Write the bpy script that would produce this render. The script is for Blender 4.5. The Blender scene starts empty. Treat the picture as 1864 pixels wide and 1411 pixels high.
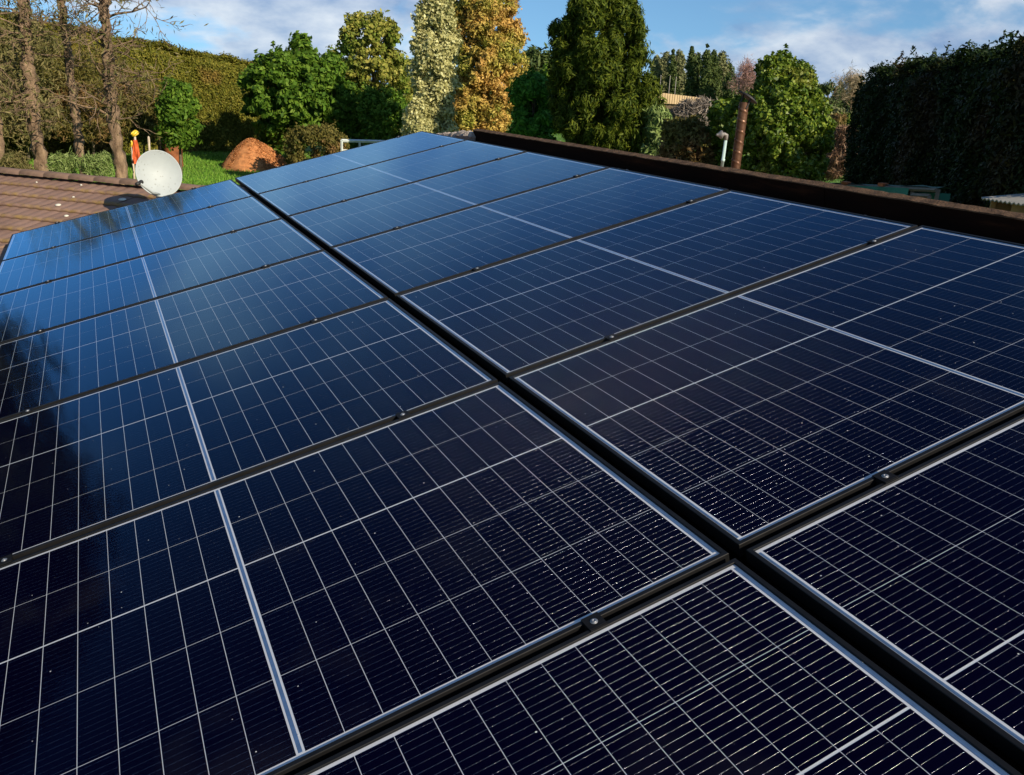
import bpy, bmesh, math, random
import numpy as np
from mathutils import Matrix, Vector
scene = bpy.context.scene
COL = scene.collection
rng = np.random.default_rng(7)
random.seed(7)

# ------------------------------------------------------------------ camera
W, H, F = 1864.0, 1411.0, 1552.84           # photograph size and focal length in its pixels
CAM = np.array([-1.08614, -7.83488, 0.84161])
RW = np.array([[0.90269, -0.0961, 0.41943], [-0.42712, -0.31823, 0.84634], [0.05215, -0.94313, -0.32831]])
cam_d = bpy.data.cameras.new('camera')
cam_d.sensor_fit = 'HORIZONTAL'; cam_d.sensor_width = 36.0; cam_d.lens = 36.0 * F / W
cam_d.clip_start = 0.05; cam_d.clip_end = 6000
cam = bpy.data.objects.new('camera', cam_d); COL.objects.link(cam)
m = Matrix.Identity(4)
for i in range(3):
    m[i][0] = RW[i, 0]; m[i][1] = -RW[i, 1]; m[i][2] = -RW[i, 2]; m[i][3] = CAM[i]
cam.matrix_world = m
scene.camera = cam
scene.render.resolution_x = 1024; scene.render.resolution_y = 775

# ------------------------------------------------------------------ light
SUN_AZ, SUN_EL = math.radians(160.0), math.radians(28.0)      # azimuth from +Y towards +X
SUN = Vector((math.sin(SUN_AZ) * math.cos(SUN_EL), math.cos(SUN_AZ) * math.cos(SUN_EL), math.sin(SUN_EL)))
sd = bpy.data.lights.new('sun', 'SUN'); sd.energy = 5.0; sd.angle = math.radians(0.53); sd.color = (1.0, 0.86, 0.66)
so = bpy.data.objects.new('sun', sd); COL.objects.link(so)
so.rotation_euler = SUN.to_track_quat('Z', 'Y').to_euler(); so.location = (0, 0, 40)

world = bpy.data.worlds.new('World'); scene.world = world; world.use_nodes = True
SKY_STRENGTH = 0.095
def build_world():
    nt = world.node_tree; N = nt.nodes; L = nt.links; N.clear()
    out = N.new('ShaderNodeOutputWorld'); bg = N.new('ShaderNodeBackground'); bg.inputs['Strength'].default_value = SKY_STRENGTH
    sky = N.new('ShaderNodeTexSky'); sky.sky_type = 'NISHITA'; sky.sun_disc = False
    sky.sun_elevation = SUN_EL; sky.sun_rotation = SUN_AZ
    sky.air_density = 1.0; sky.dust_density = 0.1; sky.ozone_density = 3.0; sky.altitude = 100
    tc = N.new('ShaderNodeTexCoord')
    sep = N.new('ShaderNodeSeparateXYZ'); L.new(tc.outputs['Generated'], sep.inputs[0])
    zc = N.new('ShaderNodeMath'); zc.operation = 'MAXIMUM'; L.new(sep.outputs['Z'], zc.inputs[0]); zc.inputs[1].default_value = 0.0
    za = N.new('ShaderNodeMath'); za.operation = 'ADD'; L.new(zc.outputs[0], za.inputs[0]); za.inputs[1].default_value = 0.42
    dv = N.new('ShaderNodeVectorMath'); dv.operation = 'DIVIDE'
    cb = N.new('ShaderNodeCombineXYZ'); L.new(sep.outputs['X'], cb.inputs[0]); L.new(sep.outputs['Y'], cb.inputs[1])
    cz = N.new('ShaderNodeCombineXYZ')
    for k in range(3): L.new(za.outputs[0], cz.inputs[k])
    L.new(cb.outputs[0], dv.inputs[0]); L.new(cz.outputs[0], dv.inputs[1])
    zl = N.new('ShaderNodeMath'); zl.operation = 'MULTIPLY_ADD'; L.new(zc.outputs[0], zl.inputs[0]); zl.inputs[1].default_value = 0.9; zl.inputs[2].default_value = 0.11
    cs_ = N.new('ShaderNodeCombineXYZ'); L.new(sep.outputs['X'], cs_.inputs[0]); L.new(sep.outputs['Y'], cs_.inputs[1]); L.new(zl.outputs[0], cs_.inputs[2])
    nv = N.new('ShaderNodeVectorMath'); nv.operation = 'NORMALIZE'; L.new(cs_.outputs[0], nv.inputs[0]); L.new(nv.outputs[0], sky.inputs['Vector'])
    mp = N.new('ShaderNodeMapping'); mp.inputs['Location'].default_value = CLOUD_OFFSET; mp.inputs['Scale'].default_value = (1, 1, 1)
    L.new(dv.outputs[0], mp.inputs['Vector'])
    n1 = N.new('ShaderNodeTexNoise'); n1.inputs['Scale'].default_value = 1.45; n1.inputs['Detail'].default_value = 9; n1.inputs['Roughness'].default_value = 0.55
    n1.inputs['Distortion'].default_value = 0.25; L.new(mp.outputs[0], n1.inputs['Vector'])
    r1 = N.new('ShaderNodeValToRGB'); r1.color_ramp.elements[0].position = 0.43; r1.color_ramp.elements[1].position = 0.52; r1.color_ramp.interpolation = 'EASE'
    L.new(n1.outputs['Fac'], r1.inputs[0])
    n2 = N.new('ShaderNodeTexNoise'); n2.inputs['Scale'].default_value = 4.2; n2.inputs['Detail'].default_value = 7; n2.inputs['Roughness'].default_value = 0.55
    L.new(mp.outputs[0], n2.inputs['Vector'])
    r2 = N.new('ShaderNodeValToRGB'); r2.color_ramp.elements[0].position = 0.36; r2.color_ramp.elements[0].color = (2.0, 3.0, 4.9, 1)
    r2.color_ramp.elements[1].position = 0.66; r2.color_ramp.elements[1].color = (7.6, 7.9, 8.1, 1); L.new(n2.outputs['Fac'], r2.inputs[0])
    mfac = N.new('ShaderNodeMath'); mfac.operation = 'MULTIPLY'; L.new(r1.outputs[0], mfac.inputs[0])
    cov = N.new('ShaderNodeMapRange'); cov.interpolation_type = 'SMOOTHSTEP'; L.new(sep.outputs['Z'], cov.inputs[0])      # cloud banks lie low, the zenith is clear
    cov.inputs['From Min'].default_value = 0.16; cov.inputs['From Max'].default_value = 0.42; cov.inputs['To Min'].default_value = 0.85; cov.inputs['To Max'].default_value = 0.12; L.new(cov.outputs[0], mfac.inputs[1])
    tint = N.new('ShaderNodeMix'); tint.data_type = 'RGBA'; tint.blend_type = 'MULTIPLY'; tint.inputs[0].default_value = 1.0
    L.new(sky.outputs[0], tint.inputs[6]); tint.inputs[7].default_value = (0.74, 0.96, 1.06, 1)
    mx = N.new('ShaderNodeMix'); mx.data_type = 'RGBA'; L.new(mfac.outputs[0], mx.inputs[0]); L.new(tint.outputs[2], mx.inputs[6]); L.new(r2.outputs[0], mx.inputs[7])
    L.new(mx.outputs[2], bg.inputs['Color']); L.new(bg.outputs[0], out.inputs['Surface'])
CLOUD_OFFSET = (1.32, 8.53, 0.0)
build_world()
vs = scene.view_settings
vs.view_transform = 'Standard'; vs.look = 'None'; vs.gamma = 1.0; vs.exposure = 0.35; vs.use_curve_mapping = False
try:
    scene.cycles.max_bounces = 5; scene.cycles.diffuse_bounces = 2; scene.cycles.glossy_bounces = 3; scene.cycles.transmission_bounces = 2; scene.cycles.transparent_max_bounces = 16
except Exception:
    pass

# ------------------------------------------------------------------ geometry helpers
def ray(px, py):
    r = RW @ np.array([(px - W / 2) / F, (py - H / 2) / F, 1.0])
    return r / math.hypot(r[0], r[1])
def P(px, py, d):
    return CAM + ray(px, py) * d
def hor(px):
    a = RW[2]; return (-(a[0] * (px - W / 2) / F + a[2]) / a[1]) * F + H / 2
def sstep(t, a, b):
    t = np.clip((t - a) / (b - a), 0, 1); return t * t * (3 - 2 * t)
def ground_h(x, y):
    x = np.asarray(x, float); y = np.asarray(y, float)
    dx, dy = x - CAM[0], y - CAM[1]; d = np.hypot(dx, dy)
    az = np.degrees(np.arctan2(dx, dy))
    right = sstep(az, 22, 36) * (1 - sstep(az, 120, 160))
    base = -3.2 + 0.6 * sstep(d, 9, 26)
    rise = sstep(d, 34, 95) * (3.0 * right + 2.2 * (1 - right))
    fall = sstep(d, 120, 400) * 1.0
    return base + rise + fall * 0.2
def G(px, d, py=None):
    p = P(px, hor(px) if py is None else py, d); p[2] = float(ground_h(p[0], p[1])); return p

def tag(o, label=None, cat=None, group=None, kind=None):
    if label: o['label'] = label
    if cat: o['category'] = cat
    if group: o['group'] = group
    if kind: o['kind'] = kind
    return o
def empty(name, loc, label=None, cat=None, group=None):
    o = bpy.data.objects.new(name, None); COL.objects.link(o); o.location = Vector(loc); o.empty_display_size = 0.1
    return tag(o, label, cat, group)
def link(name, me, mat=None, parent=None, smooth=False):
    o = bpy.data.objects.new(name, me); COL.objects.link(o)
    if mat and not me.materials: me.materials.append(mat)
    if smooth: me.shade_smooth()
    if parent is not None:
        o.parent = parent
    return o
class MB:
    """collects vertices and faces for one mesh"""
    def __init__(s): s.v = []; s.f = []
    def quad(s, a, b, c, d):
        k = len(s.v); s.v += [tuple(a), tuple(b), tuple(c), tuple(d)]; s.f.append((k, k + 1, k + 2, k + 3)); return s
    def box(s, lo, hi, M=None):
        k = len(s.v); x0, y0, z0 = lo; x1, y1, z1 = hi
        pts = [(x0, y0, z0), (x1, y0, z0), (x1, y1, z0), (x0, y1, z0), (x0, y0, z1), (x1, y0, z1), (x1, y1, z1), (x0, y1, z1)]
        if M is not None: pts = [tuple(M @ Vector(p)) for p in pts]
        s.v += pts
        for f in ((0, 3, 2, 1), (4, 5, 6, 7), (0, 1, 5, 4), (1, 2, 6, 5), (2, 3, 7, 6), (3, 0, 4, 7)): s.f.append(tuple(k + i for i in f))
        return s
    def tube(s, pts, rads, n=6, cap=True):
        pts = [np.asarray(p, float) for p in pts]; k = len(s.v); prev = None
        for i, p in enumerate(pts):
            t = pts[min(i + 1, len(pts) - 1)] - pts[max(i - 1, 0)]; t = t / (np.linalg.norm(t) + 1e-9)
            if prev is None:
                a = np.cross(t, (0.13, 0.27, 0.95) if abs(t[2]) < 0.9 else (1, 0, 0))
            else:
                a = prev - t * (prev @ t)
            a = a / (np.linalg.norm(a) + 1e-9); prev = a; b = np.cross(t, a)
            for j in range(n):
                q = 2 * math.pi * j / n; s.v.append(tuple(p + (a * math.cos(q) + b * math.sin(q)) * rads[i]))
        for i in range(len(pts) - 1):
            for j in range(n):
                s.f.append((k + i * n + j, k + i * n + (j + 1) % n, k + (i + 1) * n + (j + 1) % n, k + (i + 1) * n + j))
        if cap:
            s.f.append(tuple(k + j for j in reversed(range(n)))); s.f.append(tuple(k + (len(pts) - 1) * n + j for j in range(n)))
        return s
    def lathe(s, prof, n=24, M=None, close=False):
        k = len(s.v)
        for r, z in prof:
            for j in range(n):
                q = 2 * math.pi * j / n; p = (r * math.cos(q), r * math.sin(q), z)
                s.v.append(tuple(M @ Vector(p)) if M is not None else p)
        for i in range(len(prof) - 1):
            for j in range(n):
                s.f.append((k + i * n + j, k + i * n + (j + 1) % n, k + (i + 1) * n + (j + 1) % n, k + (i + 1) * n + j))
        return s
    def mesh(s, name):
        me = bpy.data.meshes.new(name); me.from_pydata(s.v, [], s.f); me.update(); return me
    def build(s, name, mat, parent=None, smooth=False):
        return link(name, s.mesh(name), mat, parent, smooth)

def np_mesh(name, verts, nper):
    """verts (N*nper,3): N separate polygons"""
    verts = np.ascontiguousarray(verts, np.float32); n = len(verts); q = n // nper
    me = bpy.data.meshes.new(name); me.vertices.add(n); me.vertices.foreach_set('co', verts.ravel())
    me.loops.add(n); me.loops.foreach_set('vertex_index', np.arange(n, dtype=np.int32))
    me.polygons.add(q); me.polygons.foreach_set('loop_start', np.arange(0, n, nper, dtype=np.int32))
    me.update(calc_edges=True); return me

# ------------------------------------------------------------------ materials
def mat_new(name):
    m = bpy.data.materials.new(name); m.use_nodes = True; nt = m.node_tree
    return m, nt.nodes, nt.links, nt.nodes['Principled BSDF']
def ramp(N, pts):
    r = N.new('ShaderNodeValToRGB'); e = r.color_ramp.elements
    while len(e) < len(pts): e.new(0.5)
    for k, (p, c) in enumerate(pts): e[k].position = p; e[k].color = (*c, 1) if len(c) == 3 else c
    return r
def noise(N, L, vec, scale, detail=4, rough=0.55):
    n = N.new('ShaderNodeTexNoise'); n.inputs['Scale'].default_value = scale; n.inputs['Detail'].default_value = detail; n.inputs['Roughness'].default_value = rough
    if vec is not None: L.new(vec, n.inputs['Vector'])
    return n
def math_n(N, L, op, a, b=None, clamp=False):
    n = N.new('ShaderNodeMath'); n.operation = op; n.use_clamp = clamp
    for i, v in enumerate((a, b)):
        if v is None: continue
        if isinstance(v, (int, float)): n.inputs[i].default_value = v
        else: L.new(v, n.inputs[i])
    return n.outputs[0]
def mixc(N, L, fac, a, b):
    n = N.new('ShaderNodeMix'); n.data_type = 'RGBA'
    for s, v in ((0, fac), (6, a), (7, b)):
        if isinstance(v, (int, float)): n.inputs[s].default_value = v
        elif isinstance(v, tuple): n.inputs[s].default_value = (*v, 1)
        else: L.new(v, n.inputs[s])
    return n.outputs[2]
def plain(name, c, rough=0.6, metal=0.0, var=0.25, scale=6.0, bump=0.0, spec=0.5):
    m, N, L, b = mat_new(name)
    tc = N.new('ShaderNodeTexCoord'); n = noise(N, L, tc.outputs['Object'], scale, 6)
    r = ramp(N, [(0.3, tuple(x * (1 - var) for x in c)), (0.7, tuple(min(1, x * (1 + var)) for x in c))]); L.new(n.outputs['Fac'], r.inputs[0])
    L.new(r.outputs[0], b.inputs['Base Color']); b.inputs['Roughness'].default_value = rough; b.inputs['Metallic'].default_value = metal
    b.inputs['Specular IOR Level'].default_value = spec
    if bump:
        bp = N.new('ShaderNodeBump'); bp.inputs['Strength'].default_value = bump; bp.inputs['Distance'].default_value = 0.02
        n2 = noise(N, L, tc.outputs['Object'], scale * 6, 6); L.new(n2.outputs['Fac'], bp.inputs['Height']); L.new(bp.outputs[0], b.inputs['Normal'])
    return m
def foliage_mat(name, cols, patch=None, patch_scale=0.6, patch_lo=0.5, patch_hi=0.6, transl=0.25, rough=0.6, spec=0.14):
    """cols: leaf to leaf colours; patch: colours of other-coloured sprays"""
    m, N, L, b = mat_new(name)
    ge = N.new('ShaderNodeNewGeometry'); tc = N.new('ShaderNodeTexCoord')
    r = ramp(N, [(i / (len(cols) - 1), c) for i, c in enumerate(cols)]); L.new(ge.outputs['Random Per Island'], r.inputs[0])
    col = r.outputs[0]
    if patch:
        n = noise(N, L, tc.outputs['Object'], patch_scale, 5, 0.6)
        rp = ramp(N, [(patch_lo, (0, 0, 0)), (patch_hi, (1, 1, 1))]); L.new(n.outputs['Fac'], rp.inputs[0])
        r2 = ramp(N, [(i / (len(patch) - 1), c) for i, c in enumerate(patch)]); L.new(ge.outputs['Random Per Island'], r2.inputs[0])
        col = mixc(N, L, rp.outputs[0], col, r2.outputs[0])
    L.new(col, b.inputs['Base Color']); b.inputs['Roughness'].default_value = rough; b.inputs['Specular IOR Level'].default_value = spec
    tr = N.new('ShaderNodeBsdfTranslucent'); L.new(col, tr.inputs['Color'])
    ms = N.new('ShaderNodeMixShader'); ms.inputs[0].default_value = transl; L.new(b.outputs[0], ms.inputs[1]); L.new(tr.outputs[0], ms.inputs[2])
    L.new(ms.outputs[0], N['Material Output'].inputs['Surface'])
    return m

def bark_mat(name, c1, c2, scale=3.0):
    m, N, L, b = mat_new(name)
    tc = N.new('ShaderNodeTexCoord'); mp = N.new('ShaderNodeMapping'); mp.inputs['Scale'].default_value = (2.5, 2.5, 0.7); L.new(tc.outputs['Object'], mp.inputs[0])
    n = noise(N, L, mp.outputs[0], scale, 8, 0.65); r = ramp(N, [(0.35, c1), (0.65, c2)]); L.new(n.outputs['Fac'], r.inputs[0]); L.new(r.outputs[0], b.inputs['Base Color'])
    b.inputs['Roughness'].default_value = 0.9
    bp = N.new('ShaderNodeBump'); bp.inputs['Strength'].default_value = 0.9; bp.inputs['Distance'].default_value = 0.06
    n2 = noise(N, L, mp.outputs[0], scale * 3, 8, 0.7); L.new(n2.outputs['Fac'], bp.inputs['Height']); L.new(bp.outputs[0], b.inputs['Normal'])
    return m

# panel materials -----------------------------------------------------------
def cell_material():
    m, N, L, b = mat_new('silicon_cell')
    tc = N.new('ShaderNodeTexCoord'); sep = N.new('ShaderNodeSeparateXYZ'); L.new(tc.outputs['Object'], sep.inputs[0])
    pitch = 0.209 / 12
    y = math_n(N, L, 'ADD', math_n(N, L, 'DIVIDE', sep.outputs['Y'], pitch), 100.0)
    fr = math_n(N, L, 'FRACT', y)
    dist = math_n(N, L, 'MULTIPLY', math_n(N, L, 'ABSOLUTE', math_n(N, L, 'SUBTRACT', fr, 0.5)), pitch)       # metres from the wire
    ax = math_n(N, L, 'ABSOLUTE', sep.outputs['X'])
    ge = N.new('ShaderNodeNewGeometry')
    wn = noise(N, L, ge.outputs['Position'], 260.0, 0, 0.6)
    wr = ramp(N, [(0.36, (0.15, 0.15, 0.15)), (0.52, (1, 1, 1))]); L.new(wn.outputs['Fac'], wr.inputs[0])
    wire = math_n(N, L, 'MULTIPLY', math_n(N, L, 'LESS_THAN', dist, 0.00030), math_n(N, L, 'LESS_THAN', ax, 0.0322))
    wire = math_n(N, L, 'MULTIPLY', wire, wr.outputs[0])
    # solder pads: five along each wire
    px_ = math_n(N, L, 'ABSOLUTE', math_n(N, L, 'SUBTRACT', math_n(N, L, 'FRACT', math_n(N, L, 'ADD', math_n(N, L, 'DIVIDE', sep.outputs['X'], 0.0158), 100.5)), 0.5))
    pad = math_n(N, L, 'MULTIPLY', math_n(N, L, 'LESS_THAN', px_, 0.05), math_n(N, L, 'LESS_THAN', dist, 0.0007))
    mask = math_n(N, L, 'MAXIMUM', wire, math_n(N, L, 'MULTIPLY', pad, 0.55))
    oi = N.new('ShaderNodeObjectInfo')
    base = mixc(N, L, oi.outputs['Random'], (0.0009, 0.0006, 0.0085), (0.0014, 0.0010, 0.0130))
    base = mixc(N, L, math_n(N, L, 'MULTIPLY', oi.outputs['Random'], 0.5), base, (0.0004, 0.0005, 0.004))
    L.new(base, b.inputs['Base Color']); b.inputs['Roughness'].default_value = 0.5; b.inputs['Specular IOR Level'].default_value = 0.0
    w = N.new('ShaderNodeBsdfPrincipled'); w.inputs['Base Color'].default_value = (0.25, 0.265, 0.34, 1); w.inputs['Metallic'].default_value = 1.0
    w.inputs['Roughness'].default_value = 0.22
    ang = math_n(N, L, 'MULTIPLY', math_n(N, L, 'DIVIDE', math_n(N, L, 'MULTIPLY', math_n(N, L, 'SUBTRACT', fr, 0.5), pitch), 0.00030), 1.15)
    bn = noise(N, L, ge.outputs['Position'], 520.0, 0)
    tilt = math_n(N, L, 'MULTIPLY', math_n(N, L, 'SUBTRACT', bn.outputs['Fac'], 0.5), 0.42)
    cn = N.new('ShaderNodeCombineXYZ'); L.new(tilt, cn.inputs[0]); L.new(math_n(N, L, 'SINE', ang), cn.inputs[1]); L.new(math_n(N, L, 'COSINE', ang), cn.inputs[2])
    vt = N.new('ShaderNodeVectorTransform'); vt.vector_type = 'NORMAL'; vt.convert_from = 'OBJECT'; vt.convert_to = 'WORLD'; L.new(cn.outputs[0], vt.inputs[0])
    vn = N.new('ShaderNodeVectorMath'); vn.operation = 'NORMALIZE'; L.new(vt.outputs[0], vn.inputs[0]); L.new(vn.outputs[0], w.inputs['Normal'])
    ms = N.new('ShaderNodeMixShader'); L.new(mask, ms.inputs[0]); L.new(b.outputs[0], ms.inputs[1]); L.new(w.outputs[0], ms.inputs[2])
    L.new(ms.outputs[0], N['Material Output'].inputs['Surface'])
    return m
def glass_material():
    m, N, L, b = mat_new('panel_glass'); N.remove(b)
    ge = N.new('ShaderNodeNewGeometry')
    tr = N.new('ShaderNodeBsdfTransparent'); tr.inputs['Color'].default_value = (0.97, 0.975, 0.98, 1)
    gl = N.new('ShaderNodeBsdfGlossy'); gl.inputs['Roughness'].default_value = 0.05; gl.inputs['Color'].default_value = (0.36, 0.69, 1.0, 1)
    gl.inputs['Roughness'].default_value = 0.075
    tco = N.new('ShaderNodeTexCoord'); so_ = N.new('ShaderNodeSeparateXYZ'); L.new(tco.outputs['Object'], so_.inputs[0])
    edge = N.new('ShaderNodeMapRange'); L.new(so_.outputs['Y'], edge.inputs[0]); edge.inputs['From Min'].default_value = -0.525; edge.inputs['From Max'].default_value = -0.541
    dt = N.new('ShaderNodeVectorMath'); dt.operation = 'DOT_PRODUCT'; L.new(ge.outputs['Normal'], dt.inputs[0]); L.new(ge.outputs['Incoming'], dt.inputs[1])
    ct = math_n(N, L, 'SUBTRACT', 1.0, math_n(N, L, 'ABSOLUTE', dt.outputs['Value']))       # Schlick, the same from both sides of the pane
    fres = math_n(N, L, 'ADD', math_n(N, L, 'MULTIPLY', math_n(N, L, 'POWER', ct, 5.8), 1.42), 0.003, True)
    m1 = N.new('ShaderNodeMixShader'); L.new(fres, m1.inputs[0]); L.new(tr.outputs[0], m1.inputs[1]); L.new(gl.outputs[0], m1.inputs[2])
    # dust: single specks, and a few wiped smears
    vo = N.new('ShaderNodeTexVoronoi'); vo.inputs['Scale'].default_value = 42.0; L.new(ge.outputs['Position'], vo.inputs['Vector'])
    sz = N.new('ShaderNodeSeparateColor'); L.new(vo.outputs['Color'], sz.inputs[0])
    thr = math_n(N, L, 'MULTIPLY', math_n(N, L, 'POWER', sz.outputs[0], 7.0), 0.085)
    speck = math_n(N, L, 'MULTIPLY', math_n(N, L, 'LESS_THAN', vo.outputs['Distance'], thr), 0.75)
    sm = noise(N, L, ge.outputs['Position'], 2.3, 3, 0.6); sr = ramp(N, [(0.60, (0, 0, 0)), (0.72, (1, 1, 1))]); L.new(sm.outputs['Fac'], sr.inputs[0])
    smear = math_n(N, L, 'MULTIPLY', sr.outputs[0], 0.006)
    dust = math_n(N, L, 'ADD', math_n(N, L, 'MAXIMUM', speck, smear), math_n(N, L, 'MULTIPLY', math_n(N, L, 'MULTIPLY', edge.outputs[0], sm.outputs['Fac']), 0.03))
    df = N.new('ShaderNodeBsdfDiffuse'); df.inputs['Color'].default_value = (0.72, 0.72, 0.72, 1)
    m2 = N.new('ShaderNodeMixShader'); L.new(dust, m2.inputs[0]); L.new(m1.outputs[0], m2.inputs[1]); L.new(df.outputs[0], m2.inputs[2])
    L.new(m2.outputs[0], N['Material Output'].inputs['Surface'])
    return m
M_cell = cell_material(); M_glass = glass_material()
M_back = plain('white_backsheet', (0.60, 0.62, 0.65), 0.6, var=0.06)
M_ribbon = plain('tinned_ribbon', (0.16, 0.27, 0.44), 0.35, 0.6, var=0.15, scale=40)  # blue of the reflected sky is put into the ribbon colour
M_frame = plain('black_anodised_frame', (0.006, 0.006, 0.0065), 0.5, 0.0, var=0.3, scale=30, spec=0.22)
M_clamp = plain('black_clamp', (0.006, 0.006, 0.007), 0.6, 0.0, var=0.3, scale=40, spec=0.15)
M_steel = plain('bright_steel', (0.30, 0.31, 0.33), 0.5, 0.8, var=0.1, scale=60)
M_rail = plain('mill_aluminium', (0.30, 0.30, 0.30), 0.45, 0.8, var=0.1)

# ------------------------------------------------------------------ ground
def ground():
    rad = np.concatenate([[0.0], np.geomspace(2, 3500, 130)]); az = np.linspace(0, 2 * math.pi, 181)[:-1]
    v = []; f = []
    for i, r in enumerate(rad):
        for a in az:
            x, y = CAM[0] + r * math.sin(a), CAM[1] + r * math.cos(a); v.append((x, y, 0))
    v = np.array(v); v[:, 2] = ground_h(v[:, 0], v[:, 1])
    d = np.hypot(v[:, 0] - CAM[0], v[:, 1] - CAM[1])
    v[:, 2] += 0.05 * np.sin(v[:, 0] * 0.7) * np.sin(v[:, 1] * 0.6 + 1) * sstep(d, 8, 20)
    n = len(az)
    for i in range(len(rad) - 1):
        for j in range(n):
            a, b, c, e = i * n + j, i * n + (j + 1) % n, (i + 1) * n + (j + 1) % n, (i + 1) * n + j
            f.append((a, e, c, b) if i else (a, e, c))
    me = bpy.data.meshes.new('ground'); me.from_pydata([tuple(p) for p in v], [], f); me.update()
    m, N, L, b = mat_new('lawn_and_soil')
    tc = N.new('ShaderNodeTexCoord'); P_ = tc.outputs['Object']
    g1 = noise(N, L, P_, 1.2, 8, 0.65); rg = ramp(N, [(0.3, (0.06, 0.13, 0.014)), (0.55, (0.10, 0.21, 0.022)), (0.8, (0.17, 0.28, 0.04))]); L.new(g1.outputs['Fac'], rg.inputs[0])
    g2 = noise(N, L, P_, 0.16, 5, 0.6); rb = ramp(N, [(0.50, (0, 0, 0)), (0.60, (1, 1, 1))]); L.new(g2.outputs['Fac'], rb.inputs[0])
    soil = noise(N, L, P_, 4.0, 6); rs = ramp(N, [(0.3, (0.16, 0.085, 0.045)), (0.7, (0.30, 0.17, 0.09))]); L.new(soil.outputs['Fac'], rs.inputs[0])
    col = mixc(N, L, math_n(N, L, 'MULTIPLY', rb.outputs[0], 0.35), rg.outputs[0], rs.outputs[0])
    fl = N.new('ShaderNodeTexVoronoi'); fl.inputs['Scale'].default_value = 4.5; L.new(P_, fl.inputs['Vector'])
    fln = noise(N, L, P_, 0.5, 3); flm = math_n(N, L, 'MULTIPLY', math_n(N, L, 'LESS_THAN', fl.outputs['Distance'], 0.2), math_n(N, L, 'GREATER_THAN', fln.outputs['Fac'], 0.53))
    col = mixc(N, L, math_n(N, L, 'MULTIPLY', flm, 0.6), col, (0.6, 0.62, 0.5))
    L.new(col, b.inputs['Base Color']); b.inputs['Roughness'].default_value = 0.9; b.inputs['Specular IOR Level'].default_value = 0.2
    bp = N.new('ShaderNodeBump'); bp.inputs['Strength'].default_value = 0.8; bp.inputs['Distance'].default_value = 0.1
    bn = noise(N, L, P_, 9, 6); L.new(bn.outputs['Fac'], bp.inputs['Height']); L.new(bp.outputs[0], b.inputs['Normal'])
    tag(link('ground', me, m, None, True), 'lawn and bare earth around the house', kind='structure')
ground()
# bare soil strip under the dead trees and beside the outbuilding: a low bank of leaf litter
M_soil = plain('leaf_litter', (0.27, 0.145, 0.075), 0.95, var=0.4, scale=5, bump=0.6)
M_grass = foliage_mat('grass_blades', [(0.078, 0.211, 0.022), (0.158, 0.333, 0.035), (0.263, 0.421, 0.070)], transl=0.3)
def grass():
    n = 42000
    px = rng.uniform(-40, 600, n); d = rng.uniform(22, 44, n)
    pts = np.array([G(a, b) for a, b in zip(px[:1], d[:1])])
    dirs = np.array([ray(a, hor(a)) for a in np.linspace(-40, 600, 200)])[np.clip(((px + 40) / 640 * 199).astype(int), 0, 199)]
    jit = rng.normal(0, 0.12, n)
    x = CAM[0] + dirs[:, 0] * d + jit; y = CAM[1] + dirs[:, 1] * d - jit
    z = ground_h(x, y) + 0.05 * np.sin(x * 0.7) * np.sin(y * 0.6 + 1) * 1.0 - 0.02
    h = rng.uniform(0.05, 0.15, n); a = rng.uniform(0, 2 * math.pi, n); w = 0.022
    b = np.stack([x, y, z], 1); s = np.stack([np.cos(a), np.sin(a), 0 * a], 1) * w
    tip = b + np.stack([rng.normal(0, 0.04, n), rng.normal(0, 0.04, n), h], 1)
    v = np.stack([b - s, b + s, tip], 1).reshape(-1, 3)
    tag(link('grass', np_mesh('grass', v, 3), M_grass), 'short rough lawn grass beyond the outbuilding', kind='stuff')
grass()

# ------------------------------------------------------------------ the roof frame: panel plane coordinates (u, v, n)
TH = math.radians(14.5)
def U(u, v, n): return Vector((u * math.cos(TH) - n * math.sin(TH), v, u * math.sin(TH) + n * math.cos(TH)))
ROOF = Matrix.Rotation(-TH, 4, 'Y')          # maps (u, v, n) to world

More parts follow.
